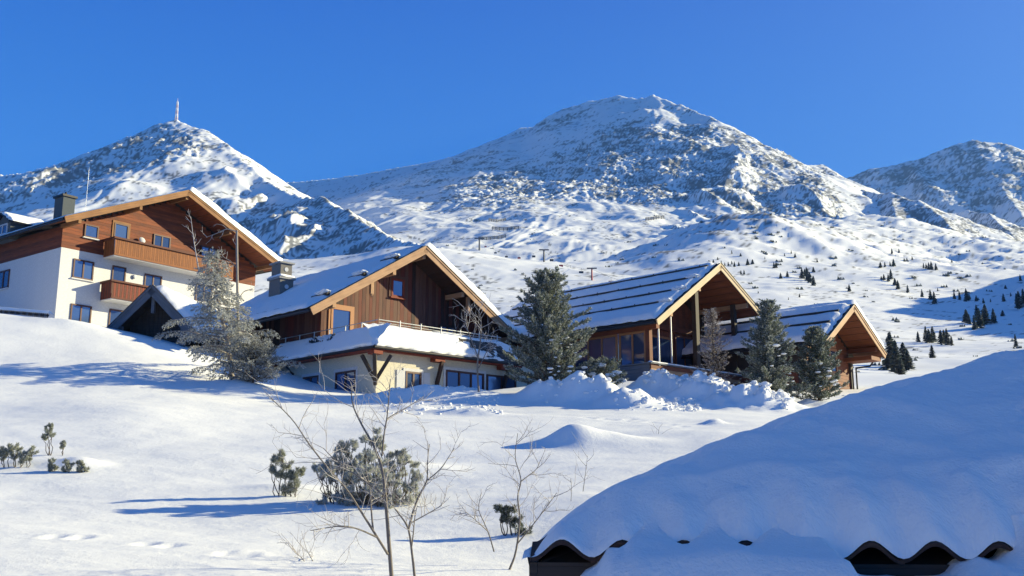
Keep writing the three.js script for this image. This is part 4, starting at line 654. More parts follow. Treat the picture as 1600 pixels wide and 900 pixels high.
conifer('stone_pine', 'shorter dark conifer, right one of the pair before the log chalet', 'tree', { seed: 106, base: groundAt(1281, 45.5), h: 3.45, trunk: 0.09, branches: 140, t0: 0.02, R: (t, a) => (0.12 + 1.28 * Math.pow(1 - t, 0.62)) * (0.85 + 0.2 * sn(a, t * 6)), rise: 0.3, sag: -0.05, gap: 0.14, bare: 0.1, spray: 0.26, up: 0.55, needle: 0.115, n: 22, w: 0.017, frost: 0.36, g0: [0.04, 0.066, 0.045], g1: [0.10, 0.13, 0.08], snowPads: pads(20, 7, 1.25, 0.3, 1.8, 0.9) });
conifer('frosted_larch', 'thin frosted larch with brownish twigs in front of the glazed porch', 'tree', { seed: 107, base: groundAt(1118, 45), h: 3.9, trunk: 0.06, branches: 150, t0: 0.03, R: (t, a) => (0.1 + 1.0 * Math.pow(1 - t, 0.7)) * (0.8 + 0.3 * sn(a, t * 6)), rise: 0.35, sag: -0.04, gap: 0.22, bare: 0.1, spray: 0.26, up: 0.35, needle: 0.06, n: 12, w: 0.013, frost: 0.5, g0: [0.10, 0.07, 0.065], g1: [0.20, 0.15, 0.14] });

/** bare branching: stems through surveyed points, then random twigs */
function bareTree(name, label, base, stems, o) {
  const g = thing(name, label, o.category || 'young tree', o.group), r = rng(o.seed), twigs = []; g.position.copy(base);
  const off = (p) => p.clone().sub(base);
  const grow = (p, d, L, rad, lvl) => {
    const n = 4, pts = [p.clone()]; let q = p.clone(), dir = d.clone();
    for (let i = 0; i < n; i++) { dir.add(V(r() - 0.5, r() - 0.35, r() - 0.5).multiplyScalar(0.38)).normalize(); q = q.clone().addScaledVector(dir, L / n); pts.push(q); }
    twigs.push(limb(pts, rad, rad * 0.45, 4));
    if (lvl > 0) for (let i = 1; i <= n; i++) if (r() < o.bushy) { const [s, t] = perp(dir), a = r() * 6.283; grow(pts[i], dir.clone().multiplyScalar(0.75).addScaledVector(s, Math.cos(a) * 0.75).addScaledVector(t, Math.sin(a) * 0.75).normalize(), L * (0.45 + 0.3 * r()), rad * 0.62, lvl - 1); }
  };
  for (const s of stems) {
    const raw = s.pts.map(([px, py], i) => off(at(px, py, s.d + (s.dz || 0) * i / (s.pts.length - 1)))), c = new THREE.CatmullRomCurve3(raw), pts = c.getPoints(Math.max(8, raw.length * 3));
    mesh(s.branch ? 'branch' : 'stem', limb(pts, s.r0, s.r1, 7), o.bark || M.barkYoung, g);
    const n = s.twigs ?? 8; for (let i = 0; i < n; i++) { const t = (s.from ?? 0.3) + (1 - (s.from ?? 0.3)) * (i + r()) / n, p = c.getPoint(Math.min(1, t)), d = c.getTangent(Math.min(1, t)), [u, v] = perp(d), a = r() * 6.283; grow(p, d.clone().multiplyScalar(0.7).addScaledVector(u, Math.cos(a)).addScaledVector(v, Math.sin(a)).normalize(), (s.tl || 0.5) * (0.6 + 0.7 * r()), s.tr || 0.006, s.lvl ?? 2); }
  }
  if (twigs.length) mesh('twigs', mergeGeometries(twigs), o.twig || M.twigFrost, g).userData.kind = 'stuff';
  return g;
}
{
  const b1 = groundAt(612, 13.6);
  bareTree('young_birch', 'bare multi stemmed young tree rising in front of the large dwarf pine', b1, [
    { pts: [[613, 915], [608, 850], [602, 775], [597, 733], [586, 701], [565, 663], [551, 631], [549, 598]], d: 13.6, dz: 0.3, r0: 0.030, r1: 0.006, twigs: 13, from: 0.25, tl: 0.55 },
    { branch: 1, pts: [[606, 866], [586, 834], [562, 796], [544, 768], [508, 726], [481, 691], [457, 656], [423, 622]], d: 13.6, dz: -0.9, r0: 0.018, r1: 0.005, twigs: 14, from: 0.2, tl: 0.5 },
    { branch: 1, pts: [[597, 712], [600, 680], [605, 650], [608, 615], [610, 592]], d: 13.75, dz: 0.3, r0: 0.014, r1: 0.005, twigs: 7, tl: 0.35 },
    { branch: 1, pts: [[604, 655], [620, 645], [640, 634], [662, 619]], d: 13.9, dz: 0.5, r0: 0.009, r1: 0.004, twigs: 5, tl: 0.3 },
    { branch: 1, pts: [[590, 840], [560, 827], [534, 822], [485, 829]], d: 13.5, dz: -0.8, r0: 0.013, r1: 0.005, twigs: 9, tl: 0.38 },
    { branch: 1, pts: [[583, 830], [580, 795], [577, 760], [570, 730]], d: 13.6, dz: 0.6, r0: 0.014, r1: 0.006, twigs: 7, tl: 0.4 },
    { branch: 1, pts: [[602, 775], [560, 745], [525, 720], [505, 700]], d: 13.6, dz: 0.9, r0: 0.013, r1: 0.005, twigs: 9, tl: 0.45 },
  ], { seed: 201, bushy: 0.55 });
  bareTree('young_birch', 'bare sapling with two forked stems just right of the multi stemmed tree', groundAt(648, 14), [
    { pts: [[649, 912], [644, 866], [637, 824], [621, 800], [603, 778]], d: 14, dz: 0.2, r0: 0.020, r1: 0.006, twigs: 7, tl: 0.4 },
    { branch: 1, pts: [[638, 828], [649, 789], [660, 765], [667, 750], [668, 720], [671, 694]], d: 14.05, dz: 0.4, r0: 0.018, r1: 0.005, twigs: 10, tl: 0.35 },
    { branch: 1, pts: [[666, 752], [688, 733], [700, 716], [710, 700]], d: 14.3, dz: 0.2, r0: 0.010, r1: 0.004, twigs: 5, tl: 0.3 },
    { branch: 1, pts: [[643, 856], [646, 832], [648, 810], [652, 790]], d: 14.0, dz: -0.6, r0: 0.011, r1: 0.004, twigs: 7, tl: 0.4 },
    { branch: 1, pts: [[640, 818], [664, 805], [690, 790]], d: 14.1, dz: -0.4, r0: 0.010, r1: 0.004, twigs: 7, tl: 0.35 },
  ], { seed: 202, bushy: 0.5 });
  bareTree('young_birch', 'slender bare sapling left of the snow covered tiled roof', groundAt(797, 15.2), [
    { pts: [[796, 890], [805, 866], [812, 810], [809, 775], [814, 750], [805, 715], [809, 677]], d: 15.2, dz: 0.3, r0: 0.018, r1: 0.004, twigs: 12, from: 0.2, tl: 0.42 },
    { branch: 1, pts: [[813, 753], [826, 743], [838, 733], [845, 718]], d: 15.3, dz: 0.3, r0: 0.009, r1: 0.004, twigs: 6, tl: 0.3 },
    { branch: 1, pts: [[808, 850], [828, 826], [848, 800], [870, 770]], d: 15.2, dz: -0.6, r0: 0.011, r1: 0.004, twigs: 9, tl: 0.35 },
  ], { seed: 203, bushy: 0.55 });
  bareTree('bare_shrub', 'thin frosty shrub between the forked sapling and the slender sapling', groundAt(770, 15.6), [
    { pts: [[772, 862], [764, 835], [757, 818], [748, 795], [752, 770]], d: 15.6, dz: 0.3, r0: 0.011, r1: 0.004, twigs: 9, tl: 0.35 }, { branch: 1, pts: [[762, 830], [742, 812], [728, 800]], d: 15.6, dz: -0.3, r0: 0.007, r1: 0.003, twigs: 6, tl: 0.3 },
  ], { seed: 204, bushy: 0.5, category: 'shrub' });
  bareTree('bare_shrub', 'low leafless shrub in the snow left of the multi stemmed tree', groundAt(480, 15.4), [
    { pts: [[486, 893], [474, 875], [462, 862]], d: 15.2, dz: 0.2, r0: 0.007, r1: 0.003, twigs: 7, tl: 0.3 }, { branch: 1, pts: [[500, 893], [486, 872], [478, 856]], d: 15.2, dz: 0.4, r0: 0.007, r1: 0.003, twigs: 6, tl: 0.3 },
  ], { seed: 205, bushy: 0.5, category: 'shrub' });
  bareTree('bare_shrub', 'tiny twig shrub standing in snow close beside the left end of the tiled roof', groundAt(913, 21), [{ pts: [[911, 768], [914, 745], [918, 712]], d: 21, r0: 0.008, r1: 0.003, twigs: 6, tl: 0.35, lvl: 1 }, { branch: 1, pts: [[892, 785], [893, 765], [892, 748]], d: 20, r0: 0.006, r1: 0.003, twigs: 3, tl: 0.2, lvl: 1 }], { seed: 206, bushy: 0.4, category: 'shrub' });
  bareTree('bare_shrub', 'small twig poking from the snow beyond the rounded snow drift', groundAt(1028, 30), [{ pts: [[1027, 697], [1028, 684], [1030, 668]], d: 30, r0: 0.012, r1: 0.004, twigs: 5, tl: 0.3, lvl: 1 }], { seed: 207, bushy: 0.4, category: 'shrub' });
  bareTree('frosted_sapling', 'tall frosty sapling in front of the old plank chalet terrace', groundAt(748, 41.5), [
    { pts: [[748, 612], [746, 570], [751, 530], [752, 505], [748, 482]], d: 41.5, r0: 0.045, r1: 0.012, twigs: 13, tl: 0.8, tr: 0.014, from: 0.3 }, { branch: 1, pts: [[748, 560], [736, 530], [728, 505], [724, 478]], d: 41.5, dz: -0.4, r0: 0.028, r1: 0.01, twigs: 10, tl: 0.7, tr: 0.013 }, { branch: 1, pts: [[748, 575], [760, 550], [768, 530]], d: 41.5, dz: 0.4, r0: 0.022, r1: 0.009, twigs: 7, tl: 0.6, tr: 0.012 },
  ], { seed: 208, bushy: 0.5, category: 'young tree' });
  bareTree('dead_tree', 'thin dead trunk with few crooked branches standing behind the frosted spruce', groundAt(371, 42), [
    { pts: [[371, 600], [372, 530], [371, 450], [370, 360]], d: 42, r0: 0.07, r1: 0.05, twigs: 2, tl: 0.4, tr: 0.014, lvl: 1 }, { branch: 1, pts: [[370, 362], [355, 358], [340, 364], [322, 371]], d: 42, dz: -0.3, r0: 0.03, r1: 0.012, twigs: 4, tl: 0.4, tr: 0.012, lvl: 1 }, { branch: 1, pts: [[355, 358], [348, 352], [338, 350]], d: 42, r0: 0.018, r1: 0.009, twigs: 2, tl: 0.3, tr: 0.01, lvl: 1 }, { branch: 1, pts: [[371, 420], [360, 408], [348, 400], [346, 385]], d: 42, r0: 0.022, r1: 0.01, twigs: 3, tl: 0.35, tr: 0.01, lvl: 1 },
    { branch: 1, pts: [[371, 470], [382, 455], [396, 452]], d: 42, r0: 0.02, r1: 0.01, twigs: 4, tl: 0.5, tr: 0.011, lvl: 1 },
  ], { seed: 209, bushy: 0.3, category: 'dead tree', bark: M.barkGrey });
  bareTree('dead_tree', 'short frosty dead leader above the crown of the frosted spruce', groundAt(303, 41.6), [{ pts: [[312, 430], [306, 395], [302, 370], [298, 338]], d: 41.3, r0: 0.03, r1: 0.010, twigs: 8, tl: 0.4, tr: 0.012, lvl: 1, from: 0.2 }], { seed: 210, bushy: 0.4, category: 'dead tree', bark: M.twigFrost });
}
/** dwarf pines: short crooked stems carrying round needle heads */
function dwarfPine(label, px, py, heads, o) {
  const b = ground(px, py), g = thing('dwarf_pine', label, 'dwarf pine', o.group), r = rng(o.seed), T = new Tris(), st = []; g.position.copy(b);
  for (const [hx, hy, size, dz = 0] of heads) {
    const c = at(hx, hy, -b.z + dz).sub(b), root = V(clamp(c.x * 0.75, -2, 2), -0.15, c.z * 0.6);
    st.push(limb(curve(root, c, 0.05, r, 6, 0.13), 0.012, 0.007, 5));
    const k = o.k || 5;
    for (let i = 0; i < k; i++) { const d = V(r() - 0.5, 0.15 + r() * 0.8, r() - 0.5).normalize(); brush(T, c.clone().add(V(r() - 0.5, (r() - 0.5) * 0.8, r() - 0.5).multiplyScalar(size * 1.1)).addScaledVector(d, -size * 0.3), d, size * 0.9, size * 0.62, o.n || 120, { w: (o.w || 0.0085) * 0.62, frost: o.frost ?? 0.45, g0: o.g0 || [0.17, 0.185, 0.12], g1: o.g1 || [0.36, 0.37, 0.26] }, r); }
  }
  for (const s of st) mesh('stem', s, M.bark, g); mesh('needles', T.geo(), M.leaf, g); return g;
}
{
  const r = rng(77), big = []; for (const [cx, cy, cr, dz] of [[585, 690, 17, 0.2], [545, 716, 24, 0], [575, 745, 34, -0.3], [622, 732, 26, 0.2], [642, 754, 17, 0], [520, 744, 20, -0.2], [503, 732, 11, 0], [603, 770, 24, -0.4], [555, 768, 22, -0.3]]) for (let i = 0; i < cr * cr / 38; i++) { const a = r() * 6.283, q = Math.sqrt(r()); big.push([cx + cr * q * Math.cos(a), cy + cr * q * Math.sin(a), 0.095 + 0.05 * r(), dz + (r() - 0.5) * cr / 45]); }
  for (let i = 0; i < 16; i++) big.push([500 + i * 10 + r() * 6, 776 + r() * 12, 0.10 + 0.04 * r(), (r() - 0.5) * 0.8]);
  dwarfPine('large frosted dwarf pine behind the bare multi stemmed tree', 585, 786, big, { seed: 301, frost: 0.8, k: 4, g0: [0.28, 0.29, 0.22], g1: [0.52, 0.53, 0.44] });
  dwarfPine('dark green dwarf pine standing alone left of the large dwarf pine', 452, 776, [[440, 715, 0.17], [430, 722, 0.15], [425, 735, 0.13], [448, 728, 0.15], [455, 742, 0.17], [465, 740, 0.15], [445, 745, 0.15], [462, 755, 0.17], [455, 765, 0.15], [446, 770, 0.14], [433, 742, 0.12]], { seed: 302, frost: 0.34 });
  dwarfPine('small dwarf pine sprig beside the slender sapling near the tiled roof', 795, 836, [[782, 795, 0.13], [790, 805, 0.13], [797, 812, 0.12], [805, 818, 0.12], [786, 815, 0.11], [812, 828, 0.13], [822, 832, 0.12], [800, 800, 0.11]], { seed: 303, frost: 0.2, g0: [0.035, 0.05, 0.03], g1: [0.09, 0.11, 0.06], k: 4 });
  dwarfPine('cluster of dwarf pine heads at the left edge of the snowfield', 30, 730, [[4, 708, 0.14], [12, 703, 0.14], [22, 713, 0.14], [2, 716, 0.14], [34, 722, 0.13], [50, 706, 0.12], [44, 716, 0.13], [26, 702, 0.12], [-10, 708, 0.15], [36, 712, 0.12]], { seed: 304, frost: 0.5, w: 0.011, k: 4 });
  dwarfPine('tall dwarf pine sprig with bare stem rising above the left cluster', 96, 712, [[75, 673, 0.11], [70, 684, 0.11], [80, 681, 0.11], [78, 667, 0.09], [98, 695, 0.10], [99, 700, 0.09]], { seed: 305, frost: 0.4, w: 0.011, k: 4 });
  for (const [x, y, l, s] of [[82, 737, 'leftmost of three little dwarf pine tufts in a row on the snow', 306], [106, 738, 'middle one of three little dwarf pine tufts in a row on the snow', 307], [129, 738, 'rightmost of three little dwarf pine tufts, half buried in snow', 308]]) dwarfPine(l, x, y, [[x, y - 8, 0.11], [x - 3, y - 13, 0.10], [x + 3, y - 4, 0.11], [x - 4, y - 3, 0.10]], { seed: s, frost: 0.5, w: 0.011, k: 4, group: 'three tufts on the snow' });
}

/* ---------- tiled hut roof in the foreground ---------- */
{
  const g = thing('tiled_hut', 'hut with wavy roof tiles under a thick blanket of shaded snow', 'hut');
  M.snowHut = M.snowRoof.clone(); M.snowHut.bumpScale = 0.014;
  const D0 = 4.3, X0 = 0.085, y0 = at(830, 858, D0).y, X1 = 7.6, D1 = 9.9, s1 = 0.36, s2 = 0.325, pitchW = 0.25, gy = -2.1;
  g.position.set(X0, gy, -D0); g.rotation.y = -0.085;
  const Lc = (x, y, d) => V(x - X0, y - gy, D0 - d);
  const xc = (1328 - 800) / F * D0;                                     // a tile crest
  const wave = (x) => 0.036 * Math.cos((x - xc) / pitchW * 6.2832);
  const plane = (x, d) => y0 + Math.min(s1 * (d - D0), s2 * (x - X0), s1 * (D1 - d), s2 * (X1 - x));
  // eave tiles
  M.tile = [0, 1, 2].map((i) => plaster(rgb(0.075 + 0.015 * i, 0.042 + 0.005 * i, 0.033)));
  const tileShape = new THREE.Shape(); const nT = 14; for (let i = 0; i <= nT; i++) { const u = (i / nT - 0.5) * pitchW * 1.04, y = 0.036 * Math.cos(u / pitchW * 6.2832); i ? tileShape.lineTo(u, y) : tileShape.moveTo(u, y); } for (let i = nT; i >= 0; i--) { const u = (i / nT - 0.5) * pitchW * 1.04, y = 0.036 * Math.cos(u / pitchW * 6.2832) - 0.012; tileShape.lineTo(u, y); }
  const tileGeo = new THREE.ExtrudeGeometry(tileShape, { depth: 0.42, bevelEnabled: true, bevelSize: 0.003, bevelThickness: 0.003, bevelSegments: 1 }); tileGeo.translate(0, 0, -0.42);
  const k0 = Math.ceil((X0 - xc) / pitchW); let ti = 0;
  for (let k = k0; xc + k * pitchW < X1; k++, ti++) { const m = mesh('roof_tile', tileGeo, M.tile[(ti * 7) % 3], g); m.position.copy(Lc(xc + k * pitchW, y0 - 0.004 * (ti % 2), D0 - 0.03)); m.rotation.set(Math.atan(s1), 0, 0.02 * Math.sin(ti * 2.1)); m.scale.z = clamp((0.05 + (xc + k * pitchW - X0) * s2 / s1) / 0.42, 0.2, 1); }
  // roof deck under the tiles
  { const P = [], I = [], xm = X0 + (D1 - D0) / 2 * s1 / s2, dm = (D0 + D1) / 2, yr = y0 + s1 * (D1 - D0) / 2, c = [Lc(X0, y0 - 0.07, D0 + 0.02), Lc(X1, y0 - 0.07, D0 + 0.02), Lc(X1, y0 - 0.07, D1), Lc(X0, y0 - 0.07, D1), Lc(xm, yr - 0.07, dm), Lc(X1 - (xm - X0), yr - 0.07, dm)]; for (const v of c) P.push(v.x, v.y, v.z); I.push(0, 1, 5, 0, 5, 4, 1, 2, 5, 2, 3, 4, 2, 4, 5, 3, 0, 4, 0, 3, 2, 0, 2, 1); const b = new THREE.BufferGeometry(); b.setAttribute('position', new THREE.Float32BufferAttribute(P, 3)); b.setIndex(I); const nb = b.toNonIndexed(); nb.computeVertexNormals(); nb.setAttribute('uv', new THREE.Float32BufferAttribute(new Float32Array(nb.attributes.position.count * 2), 2)); mesh('roof_deck', nb, M.darkWood, g); }
  const w0 = Lc(X0 + 0.3, gy - 0.5, D0 + 0.3), w1 = Lc(X1 - 0.3, y0 - 0.1, D1 - 0.3);
  mesh('wall', mergeGeometries([span(w0.x, w1.x, w0.y, w1.y, w0.z - 0.15, w0.z), span(w0.x, w0.x + 0.15, w0.y, w1.y, w1.z, w0.z - 0.151), span(w1.x - 0.15, w1.x, w0.y, w1.y, w1.z, w0.z - 0.151), span(w0.x, w1.x, w0.y, w1.y, w1.z - 0.151, w1.z - 0.001)]), M.darkWood, g);
  const fa = Lc(X0 + 0.02, y0 - 0.5, D0 + 0.05), fb = Lc(X1, y0 - 0.055, D0 + 0.02);
  mesh('fascia', span(fa.x, fb.x, fa.y, fb.y, fa.z, fb.z - 0.002), M.darkWood, g); const fc = Lc(X0, y0 - 0.5, D1); mesh('fascia', span(fa.x - 0.035, fa.x - 0.001, fa.y + 0.26, fb.y, fc.z, fb.z), M.darkWood, g);
  // snow blanket
  { const r0 = 0.4, T = 0.20, es = []; for (let i = 0; i <= 26; i++) es.push(r0 * (1 - Math.cos(i / 26 * Math.PI / 2))); const xs = [X0 - 0.042, X0 - 0.04, X0 - 0.03, X0 - 0.015], ds = []; for (const e of es) { xs.push(X0 + e); } for (let x = X0 + r0 + 0.02; x < 5.2; x += 0.022) xs.push(x); for (let x = 5.2; x <= X1; x += 0.2) xs.push(x); for (const e of es) ds.push(D0 - 0.035 + e); for (let d = D0 + r0; d < D1; d += 0.05) ds.push(d); ds.push(D1);
    const lump = (x, d) => 0.05 * fbm(x * 0.9 + 2, d * 0.9, 3) + 0.016 * fbm(x * 3.2, d * 3.2, 3) + 0.012 * Math.max(0, sn(x * 1.7 + 4, d * 2.3)) * sn(x * 9, d * 9) + 0.026 * Math.exp(-(((d - D0 - 0.42 - 0.06 * sn(x * 0.8, 3)) / 0.07) ** 2)) * sstep(0.3, 0.9, x);
    const Y = (x, d) => { if (x < X0) { const k = (X0 - x) / 0.042, h = sstep(D0 + 0.12, D0 + 0.5, d); return y0 + 0.01 + wave(X0) * Math.exp(-Math.max(0, d - D0) / 0.10) * (1 - h) - h * 0.11 * k ** 3 - 0.012 * k; } const ef = d - D0 + 0.035, el = x - X0, kf = clamp(ef / r0), kl = clamp(el / r0), rr = Math.sqrt(1 - (1 - kf) ** 2) * (0.25 * Math.sqrt(1 - (1 - kl) ** 2) + 0.75 * (1 - Math.exp(-el / 0.5))); const base = Math.max(y0, plane(x, d)) + wave(x) * Math.exp(-Math.max(0, d - D0) / 0.17) + 0.006;
      const soft = plane(x, d) > y0 ? -0.10 * Math.exp(-Math.abs(s1 * (d - D0) - s2 * (x - X0)) / 0.22) * clamp((x - X0) / 3) * 0.5 : 0;      // the hip is blunted
      return base + rr * (T + lump(x, d) + soft * 0.35) ; };
    const P = [], UV = [], I = [], nx = xs.length; ds.forEach((d, j) => xs.forEach((x, i) => { const v = Lc(x, Y(x, d), d); P.push(v.x, v.y, v.z); UV.push(x * 0.6, d * 0.6); if (i && j) { const a = j * nx + i, b = a - 1, c = a - nx, e = c - 1; I.push(a, c, e, a, e, b).length; } }));
    const b = new THREE.BufferGeometry(); b.setAttribute('position', new THREE.Float32BufferAttribute(P, 3)); b.setAttribute('uv', new THREE.Float32BufferAttribute(UV, 2)); b.setIndex(I.reverse()); b.computeVertexNormals(); if (b.attributes.normal.getY(nx * 40 + 100) < 0) { b.setIndex(I.reverse()); b.computeVertexNormals(); } mesh('roof_snow', b, M.snowHut, g); }
  // the heap of slid snow below the eave, reaching up to it except where the tiles show
  { const prof = [[-0.2, -1.2], [0.12, -0.30], [0.24, -0.145], [0.33, -0.07], [0.42, 0.02], [0.5, 0.05], [1.26, 0.045], [1.33, -0.05], [1.42, -0.085], [1.6, -0.105], [1.74, -0.085], [1.81, -0.035], [1.87, -0.012], [1.93, -0.022], [2.0, 0.0], [2.06, 0.04], [2.16, 0.04], [2.22, -0.02], [2.3, -0.02], [2.4, 0.03], [7.6, 0.04]];
    const top = (x) => { let i = 0; while (i < prof.length - 2 && x > prof[i + 1][0]) i++; const t = clamp((x - prof[i][0]) / (prof[i + 1][0] - prof[i][0])), s = t * t * (3 - 2 * t); return y0 + prof[i][1] + (prof[i + 1][1] - prof[i][1]) * s; };
    const P = [], UV = [], I = [], nx = 331, nd = 40; for (let j = 0; j <= nd; j++) for (let i = 0; i < nx; i++) { const x = -0.2 + (i / (nx - 1)) * 7.6, e = (j / nd) ** 1.6 * 2.2, d = D0 + 0.06 - e; const dips = (w) => [0.46, 0.71, 0.96].reduce((q, c) => q + Math.exp(-(((x - c) / w) ** 2)), 0), dip = dips(0.035), hump = top(x) - 0.045 * dip * Math.exp(-e / 0.15), y = Math.max(gy - 0.2, hump + ((1 - Math.min(1, dips(0.075))) * sstep(-0.02, 0.04, hump - y0) * (0.085 + 0.03 * sn(x * 2.4, 1)) - 0.02 * Math.max(0, Math.cos((x - xc) / pitchW * 6.2832))) * Math.exp(-e / 0.07) + 0.05 * e * Math.exp(-e * 2) - 0.10 * e - 0.55 * Math.max(0, e - 0.5) - 0.6 * Math.max(0, e - 1.3) + 0.022 * fbm(x * 1.4, d * 1.4, 3)); const v = Lc(x, y, d); P.push(v.x, v.y, v.z); UV.push(x * 0.6, d * 0.6); if (i && j) { const a = j * nx + i, b = a - 1, c = a - nx, f = c - 1; I.push(a, b, f, a, f, c); } }
    const b = new THREE.BufferGeometry(); b.setAttribute('position', new THREE.Float32BufferAttribute(P, 3)); b.setAttribute('uv', new THREE.Float32BufferAttribute(UV, 2)); b.setIndex(I); b.computeVertexNormals(); if (b.attributes.normal.getY(nx * 3 + 150) < 0) { b.setIndex(I.reverse()); b.computeVertexNormals(); } const m = mesh('snow_heap', b, M.snowHut); m.position.copy(g.position); m.rotation.y = g.rotation.y; m.userData.kind = 'structure'; }
}
/* the neighbouring house to the right whose shadow lies on the hut */
{
  const g = thing('neighbour_house', 'plank house standing to the right of the tiled hut', 'house'); g.position.set(9.3, -2.0, -4.4);
  const W = 7, Dp = 9.6; mesh('wall', mergeGeometries([span(0, W, -0.5, 5.2, -0.3, 0), span(0, 0.3, -0.5, 5.2, -Dp, -0.301), span(W - 0.3, W, -0.5, 5.2, -Dp, -0.301), span(0.301, W - 0.301, -0.5, 5.2, -Dp, -Dp + 0.3)]), M.old[0], g);
  for (const z of [-0.25, -Dp + 0.05]) mesh('gable', poly([[0, 5.201], [W, 5.201], [W / 2, 7.0]], 0.2).translate(0, 0, z), M.old[1], g);
  gableRoof(g, { xl: -0.5, yl: 5.15, xr: W / 2, yr: 7.25, xR: W + 0.5, yR: 5.15, zf: 0.6, zb: -Dp - 0.2, barge: M.barge, over: 0.6, snow: [{ side: 'l', th: 0.35, seed: 71, cell: 0.3 }, { side: 'r', th: 0.35, seed: 72, cell: 0.3 }] });
  for (const v of [2, 6]) windowUnit(g, 'x', 0, v, v + 1.3, 1.0, 2.3, { panes: 2 });
}
/* the sunlit house behind the viewpoint that throws light back on the hut */
{
  const g = thing('white_house', 'white rendered house standing behind and left of the viewpoint', 'house'); g.position.set(-20, -2.6, 19);
  const W = 9.5, Dp = 15; mesh('wall', mergeGeometries([span(0, W, -0.6, 7, -0.3, 0), span(0, 0.3, -0.6, 7, -Dp, -0.301), span(W - 0.3, W, -0.6, 7, -Dp, -0.301), span(0.301, W - 0.301, -0.6, 7, -Dp, -Dp + 0.3)]), M.white, g);
  for (const z of [-0.25, -Dp + 0.05]) mesh('gable', poly([[0, 7.001], [W, 7.001], [W / 2, 9.2]], 0.2).translate(0, 0, z), M.stain[0], g);
  gableRoof(g, { xl: -0.7, yl: 6.75, xr: W / 2, yr: 9.45, xR: W + 0.7, yR: 6.75, zf: 0.8, zb: -Dp - 0.8, barge: M.barge, over: 0.7, snow: [{ side: 'l', th: 0.35, seed: 81, cell: 0.35 }, { side: 'r', th: 0.35, seed: 82, cell: 0.35 }] });
  for (const v of [2.5, 7, 11]) for (const y of [1.2, 4.2]) { const S = (z0, z1, y0, y1, d0, d1) => span(W + d0, W + d1, y0, y1, -z1, -z0); const w = mesh('window', S(v, v + 1.2, y, y + 1.3, 0.004, 0.05), M.frame, g); mesh('pane', S(v + 0.09, v + 1.11, y + 0.09, y + 1.21, 0.051, 0.06), M.glass, w); }
}
/* ---------- fence, pole, mast, lift and far trees ---------- */
{
  const g = thing('picket_fence', 'low snow capped picket fence at the left edge below the white house', 'fence'), a = at(-60, 478, 49.5), b = at(76, 489, 48.2), r = rng(4); g.position.copy(a);
  const n = 44, A = V(0, 0, 0), Bv = b.clone().sub(a);
  for (let i = 0; i < n; i++) { const p = A.clone().lerp(Bv, (i + 0.5) / n); mesh('picket', box(0.062, 0.75, 0.04, p.x, p.y - 0.42 + 0.02 * r(), p.z), i % 3 ? M.darkWood : M.greyWood, g); }
  mesh('rail', beam(A.clone().add(V(0, -0.12, -0.05)), Bv.clone().add(V(0, -0.12, -0.05)), 0.04, 0.09), M.greyWood, g); mesh('rail', beam(A.clone().add(V(0, -0.6, -0.05)), Bv.clone().add(V(0, -0.6, -0.05)), 0.04, 0.09), M.greyWood, g);
  const dir = Bv.clone().normalize(); mesh('fence_snow', snowSlab(A.clone().add(V(0, -0.04, 0.12)), dir, Bv.length() + 0.05, V(0, 0, -1).addScaledVector(dir, dir.z).normalize(), 0.26, 0.15, { cell: 0.07, round: 0.13, seed: 9 }), M.snow, g);
}
{ const p = at(127, 400, 76); const g = thing('flagpole', 'thin pale pole rising behind the chimney of the white house', 'pole'); const b = V(p.x, nearH(p.x, p.z), p.z), t = at(127, 264, 76); g.position.copy(b); mesh('pole', rod(V(0, -0.3, 0), V(0, t.y - b.y, 0), 0.026, 0.014), M.metalGrey, g); mesh('finial', new THREE.SphereGeometry(0.04, 10, 8).translate(0, t.y - b.y + 0.07, 0), M.metalGrey, g); }
{ // lattice mast on the left summit
  const g = thing('radio_mast', 'red and white lattice radio mast on the summit of the left mountain', 'radio mast'), p = at(275, 193, 1297); g.position.copy(p);
  const H = 32, bands = 7, mats = [new THREE.MeshStandardMaterial({ color: rgb(0.85, 0.84, 0.84), roughness: 0.7 }), new THREE.MeshStandardMaterial({ color: rgb(0.72, 0.58, 0.58), roughness: 0.7 })];
  for (let k = 0; k < bands; k++) { const y0 = H * k / bands - (k ? 0 : 3), y1 = H * (k + 1) / bands, w = (y) => 3.6 - 2.0 * y / H, parts = []; const c = [[-1, -1], [1, -1], [1, 1], [-1, 1]]; for (let i = 0; i < 4; i++) { const [ax, az] = c[i], [bx, bz] = c[(i + 1) % 4], a0 = V(ax * w(y0) / 2, y0, az * w(y0) / 2), a1 = V(ax * w(y1) / 2, y1, az * w(y1) / 2), b0 = V(bx * w(y0) / 2, y0, bz * w(y0) / 2), b1 = V(bx * w(y1) / 2, y1, bz * w(y1) / 2); parts.push(rod(a0, a1, 0.26, 0.26, 5), rod(a0, b1, 0.2, 0.2, 4), rod(b0, a1, 0.2, 0.2, 4), rod(a1, b1, 0.24, 0.24, 4)); } mesh('mast_section', mergeGeometries(parts), mats[k % 2 ? 1 : 0], g); }
  mesh('antenna', rod(V(0, H, 0), V(0, H + 5, 0), 0.35, 0.15, 6), mats[1], g);
}
